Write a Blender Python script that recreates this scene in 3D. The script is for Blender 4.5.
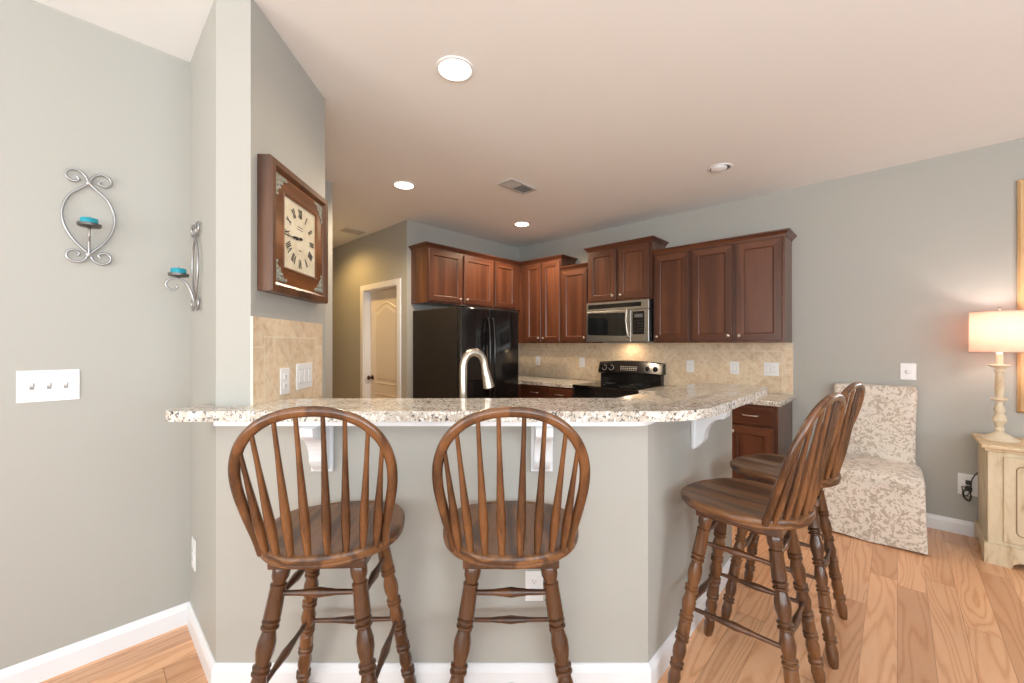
import bpy, bmesh, math, random
from mathutils import Vector, Matrix

random.seed(7)
for o in list(bpy.data.objects):
    bpy.data.objects.remove(o)
SC = bpy.context.scene
COL = SC.collection
PI = math.pi

# ------------------------------------------------------------------ camera, world, exposure
F_PX, CAM_H, CEIL = 407.0, 1.36, 2.74
cam = bpy.data.cameras.new('camera')
cam.sensor_width = 36.0
cam.lens = 36.0 * F_PX / 1024.0
cam.shift_y = -2.5 / 1024.0 * -1.0
cam.clip_start = 0.05
cam_o = bpy.data.objects.new('camera', cam)
COL.objects.link(cam_o)
cam_o.location = (0, 0, CAM_H)
cam_o.rotation_euler = (PI / 2, 0, 0)
SC.camera = cam_o

W = bpy.data.worlds.new('world')
SC.world = W
W.use_nodes = True
W.node_tree.nodes['Background'].inputs[0].default_value = (0.86, 0.93, 1.0, 1)
W.node_tree.nodes['Background'].inputs[1].default_value = 0.9

SC.view_settings.view_transform = 'Standard'
SC.view_settings.look = 'None'
SC.view_settings.gamma = 1.0
SC.view_settings.use_curve_mapping = False
SC.view_settings.exposure = 0.14

# kitchen frame: corner K, w = along the back wall to the right, v = into the back wall
K = Vector((0.1038, 5.869))
ANG = math.atan2(-0.687, 0.726)
w = Vector((math.cos(ANG), math.sin(ANG)))
v = Vector((-w.y, w.x))
RB = ANG                 # rotation of things on the back wall (front faces the room)
RF = ANG + PI / 2        # rotation of things on the refrigerator wall / left wall


def sd(s, d):
    p = K + w * s - v * d
    return (p.x, p.y)


def light(name, kind, loc, energy, color, size=None, size_y=None, direction=None, spread=None, blend=None, spot=None):
    l = bpy.data.lights.new(name, kind)
    l.energy = energy
    l.color = color
    if kind == 'AREA':
        l.shape = 'RECTANGLE' if size_y else 'DISK'
        l.size = size
        if size_y:
            l.size_y = size_y
        if spread:
            l.spread = spread
    else:
        l.shadow_soft_size = size or 0.05
        if kind == 'SPOT':
            l.spot_size = spot or 2.4
            l.spot_blend = blend or 0.8
    o = bpy.data.objects.new(name, l)
    COL.objects.link(o)
    o.location = loc
    if direction is not None:
        o.rotation_euler = Vector(direction).to_track_quat('-Z', 'Y').to_euler()
    return o


# daylight enters through the three windows behind the camera (modelled below in wall_rear / wall_right)
ROOM_S0, ROOM_S1, ROOM_D1 = 1.44, 7.2, 8.0
WIN_REAR = [(2.2, 3.9, 0.25, 2.35), (4.6, 6.5, 0.25, 2.35)]
WIN_RIGHT = [(2.9, 4.7, 0.6, 2.35), (5.4, 7.2, 0.6, 2.35)]
DAY = (1.0, 0.975, 0.93)
for (a, b, z0, z1) in WIN_REAR:
    x, y = sd((a + b) / 2, ROOM_D1 - 0.06)
    light('daylight', 'AREA', (x, y, (z0 + z1) / 2), 80, DAY, b - a, z1 - z0, (v.x, v.y, 1.3))
for (a, b, z0, z1) in WIN_RIGHT:
    x, y = sd(ROOM_S1 - 0.06, (a + b) / 2)
    light('daylight', 'AREA', (x, y, (z0 + z1) / 2), 98, (0.85, 0.93, 1.0), b - a, z1 - z0, (-w.x, -w.y, 1.3))


# ------------------------------------------------------------------ material helpers
def rgb(r, g, b):
    def f(c):
        c /= 255.0
        return c / 12.92 if c <= 0.04045 else ((c + 0.055) / 1.055) ** 2.4
    return (f(r), f(g), f(b), 1)


class NT:
    def __init__(self, name):
        self.m = bpy.data.materials.new(name)
        self.m.use_nodes = True
        self.t = self.m.node_tree
        self.b = self.t.nodes['Principled BSDF']

    def n(self, kind, **kw):
        nd = self.t.nodes.new(kind)
        for k, val in kw.items():
            if k.startswith('i_'):
                key = k[2:].replace('_', ' ')
                nd.inputs[key].default_value = val
            else:
                setattr(nd, k, val)
        return nd

    def l(self, a, b):
        self.t.links.new(a, b)

    def math(self, op, a, b=None, c=None, clamp=False):
        nd = self.t.nodes.new('ShaderNodeMath')
        nd.operation = op
        nd.use_clamp = clamp
        for i, x in enumerate((a, b, c)):
            if x is None:
                continue
            if isinstance(x, (int, float)):
                nd.inputs[i].default_value = x
            else:
                self.l(x, nd.inputs[i])
        return nd.outputs[0]

    def ramp(self, fac, stops, interp='LINEAR'):
        r = self.t.nodes.new('ShaderNodeValToRGB')
        r.color_ramp.interpolation = interp
        el = r.color_ramp.elements
        while len(el) < len(stops):
            el.new(0.5)
        for e, (p, c) in zip(el, stops):
            e.position = p
            e.color = c if len(c) == 4 else (*c, 1)
        self.l(fac, r.inputs[0])
        return r.outputs[0]

    def mix(self, fac, a, b, mode='MIX'):
        nd = self.t.nodes.new('ShaderNodeMix')
        nd.data_type = 'RGBA'
        nd.blend_type = mode
        for i, x in ((0, fac), (6, a), (7, b)):
            if isinstance(x, (int, float)):
                nd.inputs[i].default_value = x
            elif isinstance(x, tuple):
                nd.inputs[i].default_value = x
            else:
                self.l(x, nd.inputs[i])
        return nd.outputs[2]

    def obj(self, scale=(1, 1, 1), rot=(0, 0, 0), loc=(0, 0, 0)):
        tc = self.t.nodes.new('ShaderNodeTexCoord')
        mp = self.t.nodes.new('ShaderNodeMapping')
        mp.inputs['Scale'].default_value = scale
        mp.inputs['Rotation'].default_value = rot
        mp.inputs['Location'].default_value = loc
        self.l(tc.outputs['Object'], mp.inputs[0])
        return mp.outputs[0]

    def noise(self, vec, scale, detail=3, rough=0.5, dist=0.0):
        nd = self.t.nodes.new('ShaderNodeTexNoise')
        nd.inputs['Scale'].default_value = scale
        nd.inputs['Detail'].default_value = detail
        nd.inputs['Roughness'].default_value = rough
        nd.inputs['Distortion'].default_value = dist
        if vec is not None:
            self.l(vec, nd.inputs['Vector'])
        return nd.outputs['Fac']

    def bump(self, h, strength=0.1, dist=0.01):
        nd = self.t.nodes.new('ShaderNodeBump')
        nd.inputs['Strength'].default_value = strength
        nd.inputs['Distance'].default_value = dist
        self.l(h, nd.inputs['Height'])
        self.l(nd.outputs[0], self.b.inputs['Normal'])

    def set(self, color=None, rough=None, metal=None, spec=None, coat=None, coat_rough=None):
        if color is not None:
            if isinstance(color, tuple):
                self.b.inputs['Base Color'].default_value = color
            else:
                self.l(color, self.b.inputs['Base Color'])
        if rough is not None:
            if isinstance(rough, (int, float)):
                self.b.inputs['Roughness'].default_value = rough
            else:
                self.l(rough, self.b.inputs['Roughness'])
        if metal is not None:
            self.b.inputs['Metallic'].default_value = metal
        if spec is not None:
            self.b.inputs['Specular IOR Level'].default_value = spec
        if coat is not None:
            self.b.inputs['Coat Weight'].default_value = coat
        if coat_rough is not None:
            self.b.inputs['Coat Roughness'].default_value = coat_rough
        return self.m


def paint(name, c, rough=0.5, bump=0.04, scale=120, spec=0.4):
    n = NT(name)
    vec = n.obj()
    nz = n.noise(vec, 1.3, 2)
    col = n.mix(n.math('MULTIPLY', nz, 0.08), c, tuple(x * 0.85 for x in c[:3]) + (1,))
    n.set(col, rough, spec=spec)
    n.bump(n.noise(vec, scale, 2), bump, 0.002)
    return n.m


def simple(name, c, rough=0.4, metal=0.0, spec=0.5, nscale=30, var=0.06):
    n = NT(name)
    nz = n.noise(n.obj(), nscale, 2)
    col = n.mix(n.math('MULTIPLY', nz, var * 2), c, tuple(x * 0.7 for x in c[:3]) + (1,))
    n.set(col, rough, metal, spec)
    return n.m


def wood(name, dark, mid, lite, axis='z', rough=0.3, ring=9, scale=1.0, coat=0.3, stretch=12.0, bump=0.05):
    n = NT(name)
    lo = 1.0 / stretch
    sc = {'z': (1, 1, lo), 'y': (1, lo, 1), 'x': (lo, 1, 1)}[axis]
    vec = n.obj(tuple(q * scale for q in sc))
    a = n.noise(vec, 7, 3, 0.5, 0.3)
    g = n.math('SINE', n.math('MULTIPLY', a, ring * 6.28))
    g = n.math('MULTIPLY_ADD', g, 0.5, 0.5)
    fine = n.noise(vec, 160, 3, 0.6)
    h = n.math('ADD', n.math('MULTIPLY', g, 0.6), n.math('MULTIPLY', fine, 0.45), clamp=True)
    col = n.ramp(h, [(0.1, dark), (0.5, mid), (0.92, lite)])
    blot = n.noise(n.obj(), 3.0, 2)
    col = n.mix(n.math('MULTIPLY', blot, 0.35), col, mid)
    n.set(col, rough, coat=coat, coat_rough=0.2)
    n.bump(h, bump, 0.002)
    return n.m


M = {}
M['wall'] = paint('wall_paint', rgb(178, 178, 172), 0.55)
M['ceiling'] = paint('ceiling_paint', rgb(242, 245, 246), 0.8)
M['trim'] = paint('trim_paint', rgb(238, 241, 245), 0.3, 0.01)
M['plate'] = simple('white_plastic', rgb(240, 242, 244), 0.3)
M['slot'] = simple('outlet_slot', rgb(150, 152, 155), 0.5)
M['door'] = paint('door_paint', rgb(232, 222, 205), 0.35, 0.01)
M['cherry'] = wood('cherry_cabinet', rgb(70, 39, 26), rgb(93, 54, 36), rgb(110, 67, 46), 'z', 0.32, 3, 1.0, 0.25, 14, 0.02)
M['cherry_x'] = wood('cherry_cabinet_rail', rgb(70, 39, 26), rgb(93, 54, 36), rgb(110, 67, 46), 'x', 0.32, 3, 1.0, 0.25, 14, 0.02)
M['groove'] = simple('cabinet_glaze', rgb(48, 22, 15), 0.4)
M['stool'] = wood('stool_oak', rgb(50, 28, 14), rgb(90, 55, 29), rgb(126, 82, 46), 'z', 0.26, 3, 1.4, 0.5, 10, 0.04)
M['seat'] = wood('stool_seat_oak', rgb(46, 26, 15), rgb(92, 58, 33), rgb(134, 92, 54), 'y', 0.38, 7, 1.1, 0.25, 7, 0.06)
M['stretcher'] = wood('stool_stretcher_oak', rgb(46, 26, 15), rgb(74, 44, 24), rgb(98, 60, 34), 'z', 0.3, 3, 1.4, 0.4, 10, 0.04)
M['clockwood'] = wood('clock_wood', rgb(82, 48, 24), rgb(124, 78, 42), rgb(152, 100, 58), 'x', 0.3, 2, 1.0, 0.4, 10, 0.02)
M['clockdark'] = wood('clock_frame_wood', rgb(44, 27, 20), rgb(80, 51, 34), rgb(106, 70, 46), 'z', 0.42, 2, 1.0, 0.2, 10, 0.02)
M['black'] = simple('black_gloss', (0.012, 0.011, 0.011, 1), 0.12, 0, 0.5)
M['blackside'] = simple('black_textured', (0.022, 0.018, 0.016, 1), 0.5, 0, 0.3)
M['blackglass'] = simple('black_glass', (0.008, 0.009, 0.01, 1), 0.05, 0, 0.6)
M['nickel'] = simple('brushed_nickel', rgb(196, 190, 180), 0.3, 1.0)
M['pewter'] = simple('pewter', rgb(176, 176, 178), 0.35, 0.9)
M['pewterdark'] = simple('dark_pewter', rgb(112, 110, 108), 0.35, 0.9)
M['teal'] = simple('teal_wax', rgb(22, 152, 172), 0.4)
M['wick'] = simple('wick', rgb(60, 55, 50), 0.8)
M['bronze'] = simple('dark_bronze', rgb(92, 74, 60), 0.3, 0.9)
M['filigree'] = simple('aged_silver', rgb(176, 178, 166), 0.4, 0.6, nscale=90, var=0.4)
M['ink'] = simple('clock_ink', (0.01, 0.01, 0.01, 1), 0.5)
M['cord'] = simple('black_cord', (0.02, 0.018, 0.02, 1), 0.45)
M['grille'] = simple('vent_grille', rgb(196, 196, 194), 0.45)
M['grille_dark'] = simple('vent_dark', rgb(92, 92, 92), 0.7)


def steel():
    n = NT('stainless_steel')
    vec = n.obj((1, 1, 60))
    s = n.noise(vec, 8, 3)
    n.set(n.ramp(s, [(0.3, rgb(168, 166, 162)), (0.7, rgb(200, 198, 194))]), 0.28, 1.0)
    return n.m


M['steel'] = steel()


def granite():
    n = NT('speckled_granite')
    vec = n.obj()
    big = n.noise(vec, 9, 4, 0.6, 0.6)
    col = n.ramp(big, [(0.30, rgb(180, 170, 156)), (0.5, rgb(211, 205, 194)), (0.66, rgb(230, 227, 219))])
    b2 = n.noise(n.obj(loc=(3, 1, 2)), 38, 4, 0.65, 0.8)
    col = n.mix(n.ramp(b2, [(0.55, (0, 0, 0)), (0.62, (1, 1, 1))]), col, rgb(180, 162, 144))
    w2 = n.noise(n.obj(loc=(9, 5, 2)), 60, 3, 0.6, 0.5)
    col = n.mix(n.ramp(w2, [(0.55, (0, 0, 0)), (0.6, (1, 1, 1))]), col, rgb(240, 238, 234))
    d = n.noise(n.obj(loc=(5, 7, 1)), 85, 3, 0.6, 0.6)
    col = n.mix(n.ramp(d, [(0.575, (0, 0, 0)), (0.61, (1, 1, 1))]), col, rgb(84, 80, 80))
    d3 = n.noise(n.obj(loc=(1, 9, 4)), 42, 5, 0.7, 1.0)
    col = n.mix(n.ramp(d3, [(0.58, (0, 0, 0)), (0.64, (1, 1, 1))]), col, rgb(128, 114, 104))
    n.set(col, 0.1, spec=0.5)
    return n.m


M['granite'] = granite()


def floor_mat():
    n = NT('oak_floor')
    tc = n.n('ShaderNodeTexCoord')
    mp = n.n('ShaderNodeMapping')
    mp.inputs['Rotation'].default_value = (0, 0, -RB)
    n.l(tc.outputs['Object'], mp.inputs[0])
    sp = n.n('ShaderNodeSeparateXYZ')
    n.l(mp.outputs[0], sp.inputs[0])
    PWID, PLEN = 0.118, 1.15
    xr = n.math('DIVIDE', sp.outputs[0], PWID)
    row = n.math('FLOOR', xr)
    fx = n.math('FRACT', xr)
    wn = n.n('ShaderNodeTexWhiteNoise', noise_dimensions='1D')
    n.l(row, wn.inputs['W'])
    yr = n.math('ADD', n.math('DIVIDE', sp.outputs[1], PLEN), n.math('MULTIPLY', wn.outputs['Value'], 7.3))
    pl = n.math('FLOOR', yr)
    fy = n.math('FRACT', yr)
    cmb = n.n('ShaderNodeCombineXYZ')
    n.l(row, cmb.inputs[0]); n.l(pl, cmb.inputs[1])
    w2 = n.n('ShaderNodeTexWhiteNoise', noise_dimensions='2D')
    n.l(cmb.outputs[0], w2.inputs['Vector'])
    rnd = w2.outputs['Value']
    g = n.n('ShaderNodeCombineXYZ')
    n.l(n.math('ADD', n.math('MULTIPLY', sp.outputs[0], 1.0), n.math('MULTIPLY', rnd, 40)), g.inputs[0])
    n.l(n.math('MULTIPLY', sp.outputs[1], 0.11), g.inputs[1])
    n.l(n.math('MULTIPLY', rnd, 17), g.inputs[2])
    a = n.noise(g.outputs[0], 5.0, 2.0, 0.4, 0.2)
    s = n.math('MULTIPLY_ADD', n.math('SINE', n.math('MULTIPLY', a, 130)), 0.5, 0.5)
    s = n.math('POWER', s, 2.6)
    fine = n.noise(g.outputs[0], 170, 3, 0.6)
    gr = n.math('MULTIPLY_ADD', s, 0.42, n.math('MULTIPLY', fine, 0.5), clamp=True)
    col = n.ramp(gr, [(0.12, rgb(238, 190, 150)), (0.45, rgb(231, 178, 136)), (0.9, rgb(206, 150, 110))])
    tint = n.ramp(rnd, [(0.0, (0.80, 0.74, 0.70)), (0.5, (1, 1, 1)), (1.0, (1.1, 1.06, 1.02))])
    col = n.mix(1.0, col, tint, 'MULTIPLY')
    e1 = n.math('LESS_THAN', fx, 0.018)
    e2 = n.math('LESS_THAN', fy, 0.0028)
    e = n.math('MAXIMUM', e1, e2)
    col = n.mix(n.math('MULTIPLY', e, 0.55), col, rgb(110, 66, 38))
    n.set(col, 0.27, coat=0.15, coat_rough=0.15)
    n.bump(n.math('MULTIPLY', e, -1), 0.2, 0.002)
    return n.m


M['floor'] = floor_mat()


def tile_mat(name, wid, hgt, border=0.08, pitch=0.2155, ox=0.0, oz=0.0):
    """diamond tiles inside a straight border; local x across, local z up from 0"""
    n = NT(name)
    tc = n.n('ShaderNodeTexCoord')
    sp = n.n('ShaderNodeSeparateXYZ')
    n.l(tc.outputs['Object'], sp.inputs[0])
    x, z = sp.outputs[0], sp.outputs[2]
    inb = n.math('MINIMUM', n.math('MINIMUM', n.math('SUBTRACT', x, border), n.math('SUBTRACT', wid - border, x)),
                 n.math('SUBTRACT', hgt - border, z))
    inside = n.math('GREATER_THAN', inb, 0.0)
    bl = n.math('LESS_THAN', n.math('ABSOLUTE', inb), 0.0022)
    a = n.math('DIVIDE', n.math('ADD', n.math('ADD', x, z), ox), pitch)
    b = n.math('DIVIDE', n.math('ADD', n.math('SUBTRACT', x, z), 10 + oz), pitch)
    fa = n.math('ABSOLUTE', n.math('SUBTRACT', n.math('FRACT', a), 0.5))
    fb = n.math('ABSOLUTE', n.math('SUBTRACT', n.math('FRACT', b), 0.5))
    dg = n.math('GREATER_THAN', n.math('MAXIMUM', fa, fb), 0.488)
    sx = n.math('FRACT', n.math('DIVIDE', x, pitch))
    sz = n.math('FRACT', n.math('DIVIDE', z, pitch))
    sg = n.math('MAXIMUM', n.math('LESS_THAN', sx, 0.016), n.math('MULTIPLY', n.math('LESS_THAN', sz, 0.02), n.math('LESS_THAN', n.math('MINIMUM', x, n.math('SUBTRACT', wid, x)), border)))
    g = n.math('ADD', n.math('MULTIPLY', inside, dg), n.math('MULTIPLY', n.math('SUBTRACT', 1.0, inside), sg), clamp=True)
    g = n.math('MAXIMUM', g, bl)
    cv = n.n('ShaderNodeCombineXYZ')
    n.l(n.math('FLOOR', a), cv.inputs[0]); n.l(n.math('FLOOR', b), cv.inputs[1]); n.l(inside, cv.inputs[2])
    wn = n.n('ShaderNodeTexWhiteNoise', noise_dimensions='3D')
    n.l(cv.outputs[0], wn.inputs['Vector'])
    nz = n.noise(n.obj(), 26, 4, 0.6, 0.5)
    col = n.ramp(nz, [(0.3, rgb(216, 188, 158)), (0.5, rgb(231, 211, 184)), (0.72, rgb(238, 225, 204))])
    col = n.mix(1.0, col, n.ramp(wn.outputs['Value'], [(0, (0.88, 0.86, 0.82)), (1, (1.02, 1.02, 1.0))]), 'MULTIPLY')
    col = n.mix(n.math('MULTIPLY', g, 0.8), col, rgb(236, 228, 208))
    n.set(col, 0.35)
    n.bump(g, -0.15, 0.002)
    return n.m


def fabric():
    n = NT('damask_fabric')
    vec = n.obj()
    a = n.noise(vec, 15, 2.0, 0.45, 1.8)
    m1 = n.ramp(a, [(0.42, (0, 0, 0)), (0.45, (1, 1, 1)), (0.53, (1, 1, 1)), (0.56, (0, 0, 0))])
    b = n.noise(n.obj(loc=(4, 2, 8)), 15, 2.0, 0.5, 2.0)
    m2 = n.ramp(b, [(0.57, (0, 0, 0)), (0.6, (1, 1, 1))])
    brk = n.ramp(n.noise(n.obj(loc=(7, 3, 1)), 30, 2.0, 0.5, 1.0), [(0.44, (0, 0, 0)), (0.5, (1, 1, 1))])
    mm = n.math('MULTIPLY', n.math('MAXIMUM', m1, n.math('MULTIPLY', m2, 0.9)), brk)
    col = n.mix(mm, rgb(226, 218, 207), rgb(186, 173, 158))
    weave = n.noise(vec, 600, 2)
    n.set(col, 0.85, spec=0.2)
    n.b.inputs['Sheen Weight'].default_value = 0.2
    n.bump(n.math('ADD', n.math('MULTIPLY', mm, 0.6), weave), 0.25, 0.002)
    return n.m


M['fabric'] = fabric()


def antique(name, base=(214, 197, 166), worn=(172, 142, 104)):
    n = NT(name)
    vec = n.obj((1, 1, 0.25))
    a = n.noise(vec, 14, 5, 0.65, 0.4)
    col = n.ramp(a, [(0.3, rgb(*worn)), (0.45, rgb(*base)), (0.8, rgb(232, 220, 196))])
    n.set(col, 0.5)
    n.bump(a, 0.1, 0.003)
    return n.m


M['antique'] = antique('distressed_cream_paint')
M['antique_top'] = antique('distressed_cream_top', (220, 196, 158), (190, 156, 112))
M['scribe'] = simple('scribed_line', rgb(150, 126, 94), 0.6)
M['lampcream'] = antique('lamp_cream', (226, 212, 186), (196, 172, 132))
M['gilt'] = wood('gilded_wood', rgb(168, 126, 76), rgb(204, 164, 112), rgb(226, 192, 144), 'z', 0.35, 3, 1, 0.2, 10, 0.04)
M['mirror'] = simple('mirror_glass', (0.85, 0.86, 0.86, 1), 0.02, 1.0, var=0.0)


def emis(name, color, strength, base=(0.9, 0.9, 0.9, 1)):
    n = NT(name)
    nz = n.noise(n.obj(), 5, 1)
    n.set(n.mix(n.math('MULTIPLY', nz, 0.05), base, (0.8, 0.8, 0.8, 1)), 0.4)
    n.b.inputs['Emission Color'].default_value = color
    n.b.inputs['Emission Strength'].default_value = strength
    return n.m


M['bulb'] = emis('lit_lens', (1.0, 0.86, 0.66, 1), 9)


def shade_mat():
    n = NT('linen_shade')
    vec = n.obj((1, 1, 1))
    wv = n.noise(vec, 220, 2)
    n.set(n.ramp(wv, [(0.3, rgb(226, 196, 182)), (0.7, rgb(236, 208, 196))]), 0.8, spec=0.1)
    tr = n.n('ShaderNodeBsdfTranslucent')
    tr.inputs[0].default_value = rgb(252, 218, 206)
    mx = n.n('ShaderNodeMixShader')
    mx.inputs[0].default_value = 0.5
    out = n.t.nodes['Material Output']
    n.l(n.b.outputs[0], mx.inputs[1]); n.l(tr.outputs[0], mx.inputs[2]); n.l(mx.outputs[0], out.inputs[0])
    return n.m


M['shade'] = shade_mat()


def clockface():
    n = NT('cream_clock_face')
    a = n.noise(n.obj(), 12, 4, 0.6)
    n.set(n.ramp(a, [(0.3, rgb(216, 204, 174)), (0.6, rgb(236, 228, 204))]), 0.4)
    return n.m


M['face'] = clockface()


def glass():
    n = NT('clear_glass')
    n.set((1, 1, 1, 1), 0.02, spec=0.5)
    n.b.inputs['Transmission Weight'].default_value = 1.0
    n.b.inputs['IOR'].default_value = 1.2
    return n.m


M['glass'] = glass()


# ------------------------------------------------------------------ mesh helpers
def new(name, bm, mats, parent=None, smooth=None):
    me = bpy.data.meshes.new(name)
    bmesh.ops.recalc_face_normals(bm, faces=bm.faces)
    bm.to_mesh(me)
    bm.free()
    if not isinstance(mats, (list, tuple)):
        mats = [mats]
    for m in mats:
        me.materials.append(M[m] if isinstance(m, str) else m)
    o = bpy.data.objects.new(name, me)
    COL.objects.link(o)
    if parent is not None:
        o.parent = parent
    if smooth:
        ang = math.radians(smooth)
        for p in me.polygons:
            p.use_smooth = True
        b2 = bmesh.new(); b2.from_mesh(me)
        for e in b2.edges:
            e.smooth = not (len(e.link_faces) == 2 and e.calc_face_angle(0) > ang)
        b2.to_mesh(me); b2.free()
    return o


def empty(name, label, cat, loc, rz=0.0, group=None):
    o = bpy.data.objects.new(name, None)
    o.empty_display_size = 0.05
    COL.objects.link(o)
    o.location = loc
    o.rotation_euler = (0, 0, rz)
    tag(o, label, cat, group)
    return o


def tag(o, label, cat, group=None):
    o['label'] = label
    o['category'] = cat
    if group:
        o['group'] = group
    return o


def struct(name, bm, m, smooth=None):
    o = new(name, bm, m, None, smooth)
    o['kind'] = 'structure'
    return o


def box(bm, x0, x1, y0, y1, z0, z1, mat=0, bev=0.0, seg=2):
    r = bmesh.ops.create_cube(bm, size=1)
    vs = r['verts']
    for q in vs:
        q.co = Vector(((x0 + x1) / 2 + q.co.x * (x1 - x0), (y0 + y1) / 2 + q.co.y * (y1 - y0), (z0 + z1) / 2 + q.co.z * (z1 - z0)))
    fs = set(f for q in vs for f in q.link_faces)
    for f in fs:
        f.material_index = mat
    if bev > 0:
        es = list(set(e for q in vs for e in q.link_edges))
        rb = bmesh.ops.bevel(bm, geom=es, offset=bev, segments=seg, profile=0.5, affect='EDGES')
        for f in rb['faces']:
            f.material_index = mat
    return vs


def prism(bm, pts, z0, z1, mat=0, bev=0.0, seg=3):
    lo = [bm.verts.new((x, y, z0)) for x, y in pts]
    hi = [bm.verts.new((x, y, z1)) for x, y in pts]
    fs = [bm.faces.new(lo[::-1]), bm.faces.new(hi)]
    n = len(pts)
    for i in range(n):
        fs.append(bm.faces.new((lo[i], lo[(i + 1) % n], hi[(i + 1) % n], hi[i])))
    for f in fs:
        f.material_index = mat
    if bev > 0:
        es = list(fs[0].edges) + list(fs[1].edges)
        bmesh.ops.bevel(bm, geom=es, offset=bev, segments=seg, profile=0.5, affect='EDGES')
    return lo + hi


def lathe(bm, prof, seg=24, mat=0, M4=None, cap=True):
    """prof: list of (r, z)"""
    rings = []
    for r, z in prof:
        ring = []
        for i in range(seg):
            a = 2 * PI * i / seg
            co = Vector((r * math.cos(a), r * math.sin(a), z))
            if M4:
                co = M4 @ co
            ring.append(bm.verts.new(co))
        rings.append(ring)
    for a, b in zip(rings, rings[1:]):
        for i in range(seg):
            f = bm.faces.new((a[i], a[(i + 1) % seg], b[(i + 1) % seg], b[i]))
            f.material_index = mat
    if cap:
        for ring, rev in ((rings[0], True), (rings[-1], False)):
            f = bm.faces.new(ring[::-1] if rev else ring)
            f.material_index = mat


def align(p, q):
    """matrix taking +z axis from p towards q"""
    p, q = Vector(p), Vector(q)
    d = (q - p).normalized()
    rot = Vector((0, 0, 1)).rotation_difference(d).to_matrix().to_4x4()
    return Matrix.Translation(p) @ rot


def spline(pts, n=8, closed=False):
    P = [Vector(p) for p in pts]
    out = []
    m = len(P)
    rng = range(m) if closed else range(m - 1)
    for i in rng:
        if closed:
            p0, p1, p2, p3 = P[(i - 1) % m], P[i], P[(i + 1) % m], P[(i + 2) % m]
        else:
            p0 = P[i - 1] if i > 0 else P[0] * 2 - P[1]
            p1, p2 = P[i], P[i + 1]
            p3 = P[i + 2] if i + 2 < m else P[-1] * 2 - P[-2]
        for k in range(n):
            t = k / n
            out.append(0.5 * ((2 * p1) + (-p0 + p2) * t + (2 * p0 - 5 * p1 + 4 * p2 - p3) * t * t + (-p0 + 3 * p1 - 3 * p2 + p3) * t ** 3))
    if not closed:
        out.append(P[-1])
    return out


def tube(bm, pts, r, seg=10, mat=0, ref=None, rx=1.0, ry=1.0, closed=False):
    """r: float or list; ref: direction kept as the section's first axis"""
    P = [Vector(p) for p in pts]
    n = len(P)
    rings = []
    prev = None
    for i in range(n):
        if closed:
            t = (P[(i + 1) % n] - P[(i - 1) % n]).normalized()
        else:
            t = (P[min(i + 1, n - 1)] - P[max(i - 1, 0)]).normalized()
        if ref is not None:
            a = Vector(ref) - t * Vector(ref).dot(t)
        elif prev is None:
            a = t.orthogonal()
        else:
            a = prev - t * prev.dot(t)
        a.normalize()
        prev = a
        b = t.cross(a)
        rr = r[i] if isinstance(r, (list, tuple)) else r
        rings.append([bm.verts.new(P[i] + a * (rr * rx * math.cos(2 * PI * k / seg)) + b * (rr * ry * math.sin(2 * PI * k / seg))) for k in range(seg)])
    prs = list(zip(rings, rings[1:]))
    if closed:
        prs.append((rings[-1], rings[0]))
    for a, b in prs:
        for k in range(seg):
            bm.faces.new((a[k], a[(k + 1) % seg], b[(k + 1) % seg], b[k])).material_index = mat
    if not closed:
        bm.faces.new(rings[0][::-1]).material_index = mat
        bm.faces.new(rings[-1]).material_index = mat


def sweep(bm, path, prof, mat=0):
    """path: 2D points; prof: (out, z) closed polygon; out is to the RIGHT of the travel direction"""
    P = [Vector(p) for p in path]
    n = len(P)
    rows = []
    for i in range(n):
        def nrm(a, b):
            d = (b - a).normalized()
            return Vector((d.y, -d.x))
        if i == 0:
            m = nrm(P[0], P[1])
        elif i == n - 1:
            m = nrm(P[-2], P[-1])
        else:
            n1, n2 = nrm(P[i - 1], P[i]), nrm(P[i], P[i + 1])
            m = (n1 + n2)
            m = m / max(0.2, (1 + n1.dot(n2)))
        rows.append([bm.verts.new((P[i].x + m.x * o, P[i].y + m.y * o, z)) for o, z in prof])
    k = len(prof)
    for a, b in zip(rows, rows[1:]):
        for j in range(k):
            bm.faces.new((a[j], a[(j + 1) % k], b[(j + 1) % k], b[j])).material_index = mat
    bm.faces.new(rows[0]).material_index = mat
    bm.faces.new(rows[-1][::-1]).material_index = mat


def rounded(pts, radii, n=8):
    """fillet polygon corners"""
    out = []
    m = len(pts)
    for i, p in enumerate(pts):
        r = radii[i]
        p = Vector(p)
        if r <= 0:
            out.append((p.x, p.y)); continue
        a, b = Vector(pts[i - 1]), Vector(pts[(i + 1) % m])
        d1, d2 = (a - p).normalized(), (b - p).normalized()
        th = math.acos(max(-1, min(1, d1.dot(d2))))
        L = min(r / math.tan(th / 2), (a - p).length * 0.49, (b - p).length * 0.49)
        q1, q2 = p + d1 * L, p + d2 * L
        for k in range(n + 1):
            t = k / n
            q = q1 * (1 - t) ** 2 + p * 2 * t * (1 - t) + q2 * t * t
            out.append((q.x, q.y))
    return out


def children(o):
    return [c for c in bpy.data.objects if c.parent == o]


def copy_tree(o, parent=None):
    c = o.copy()
    COL.objects.link(c)
    c.parent = parent
    for ch in children(o):
        copy_tree(ch, c)
    return c


# ------------------------------------------------------------------ the room shell
Q = (-1.533, 3.478)
PA, PB, PC, PD = (-1.171, 1.61), (-1.034, 1.61), (-1.054, 2.295), (-1.18, 2.295)

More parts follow.
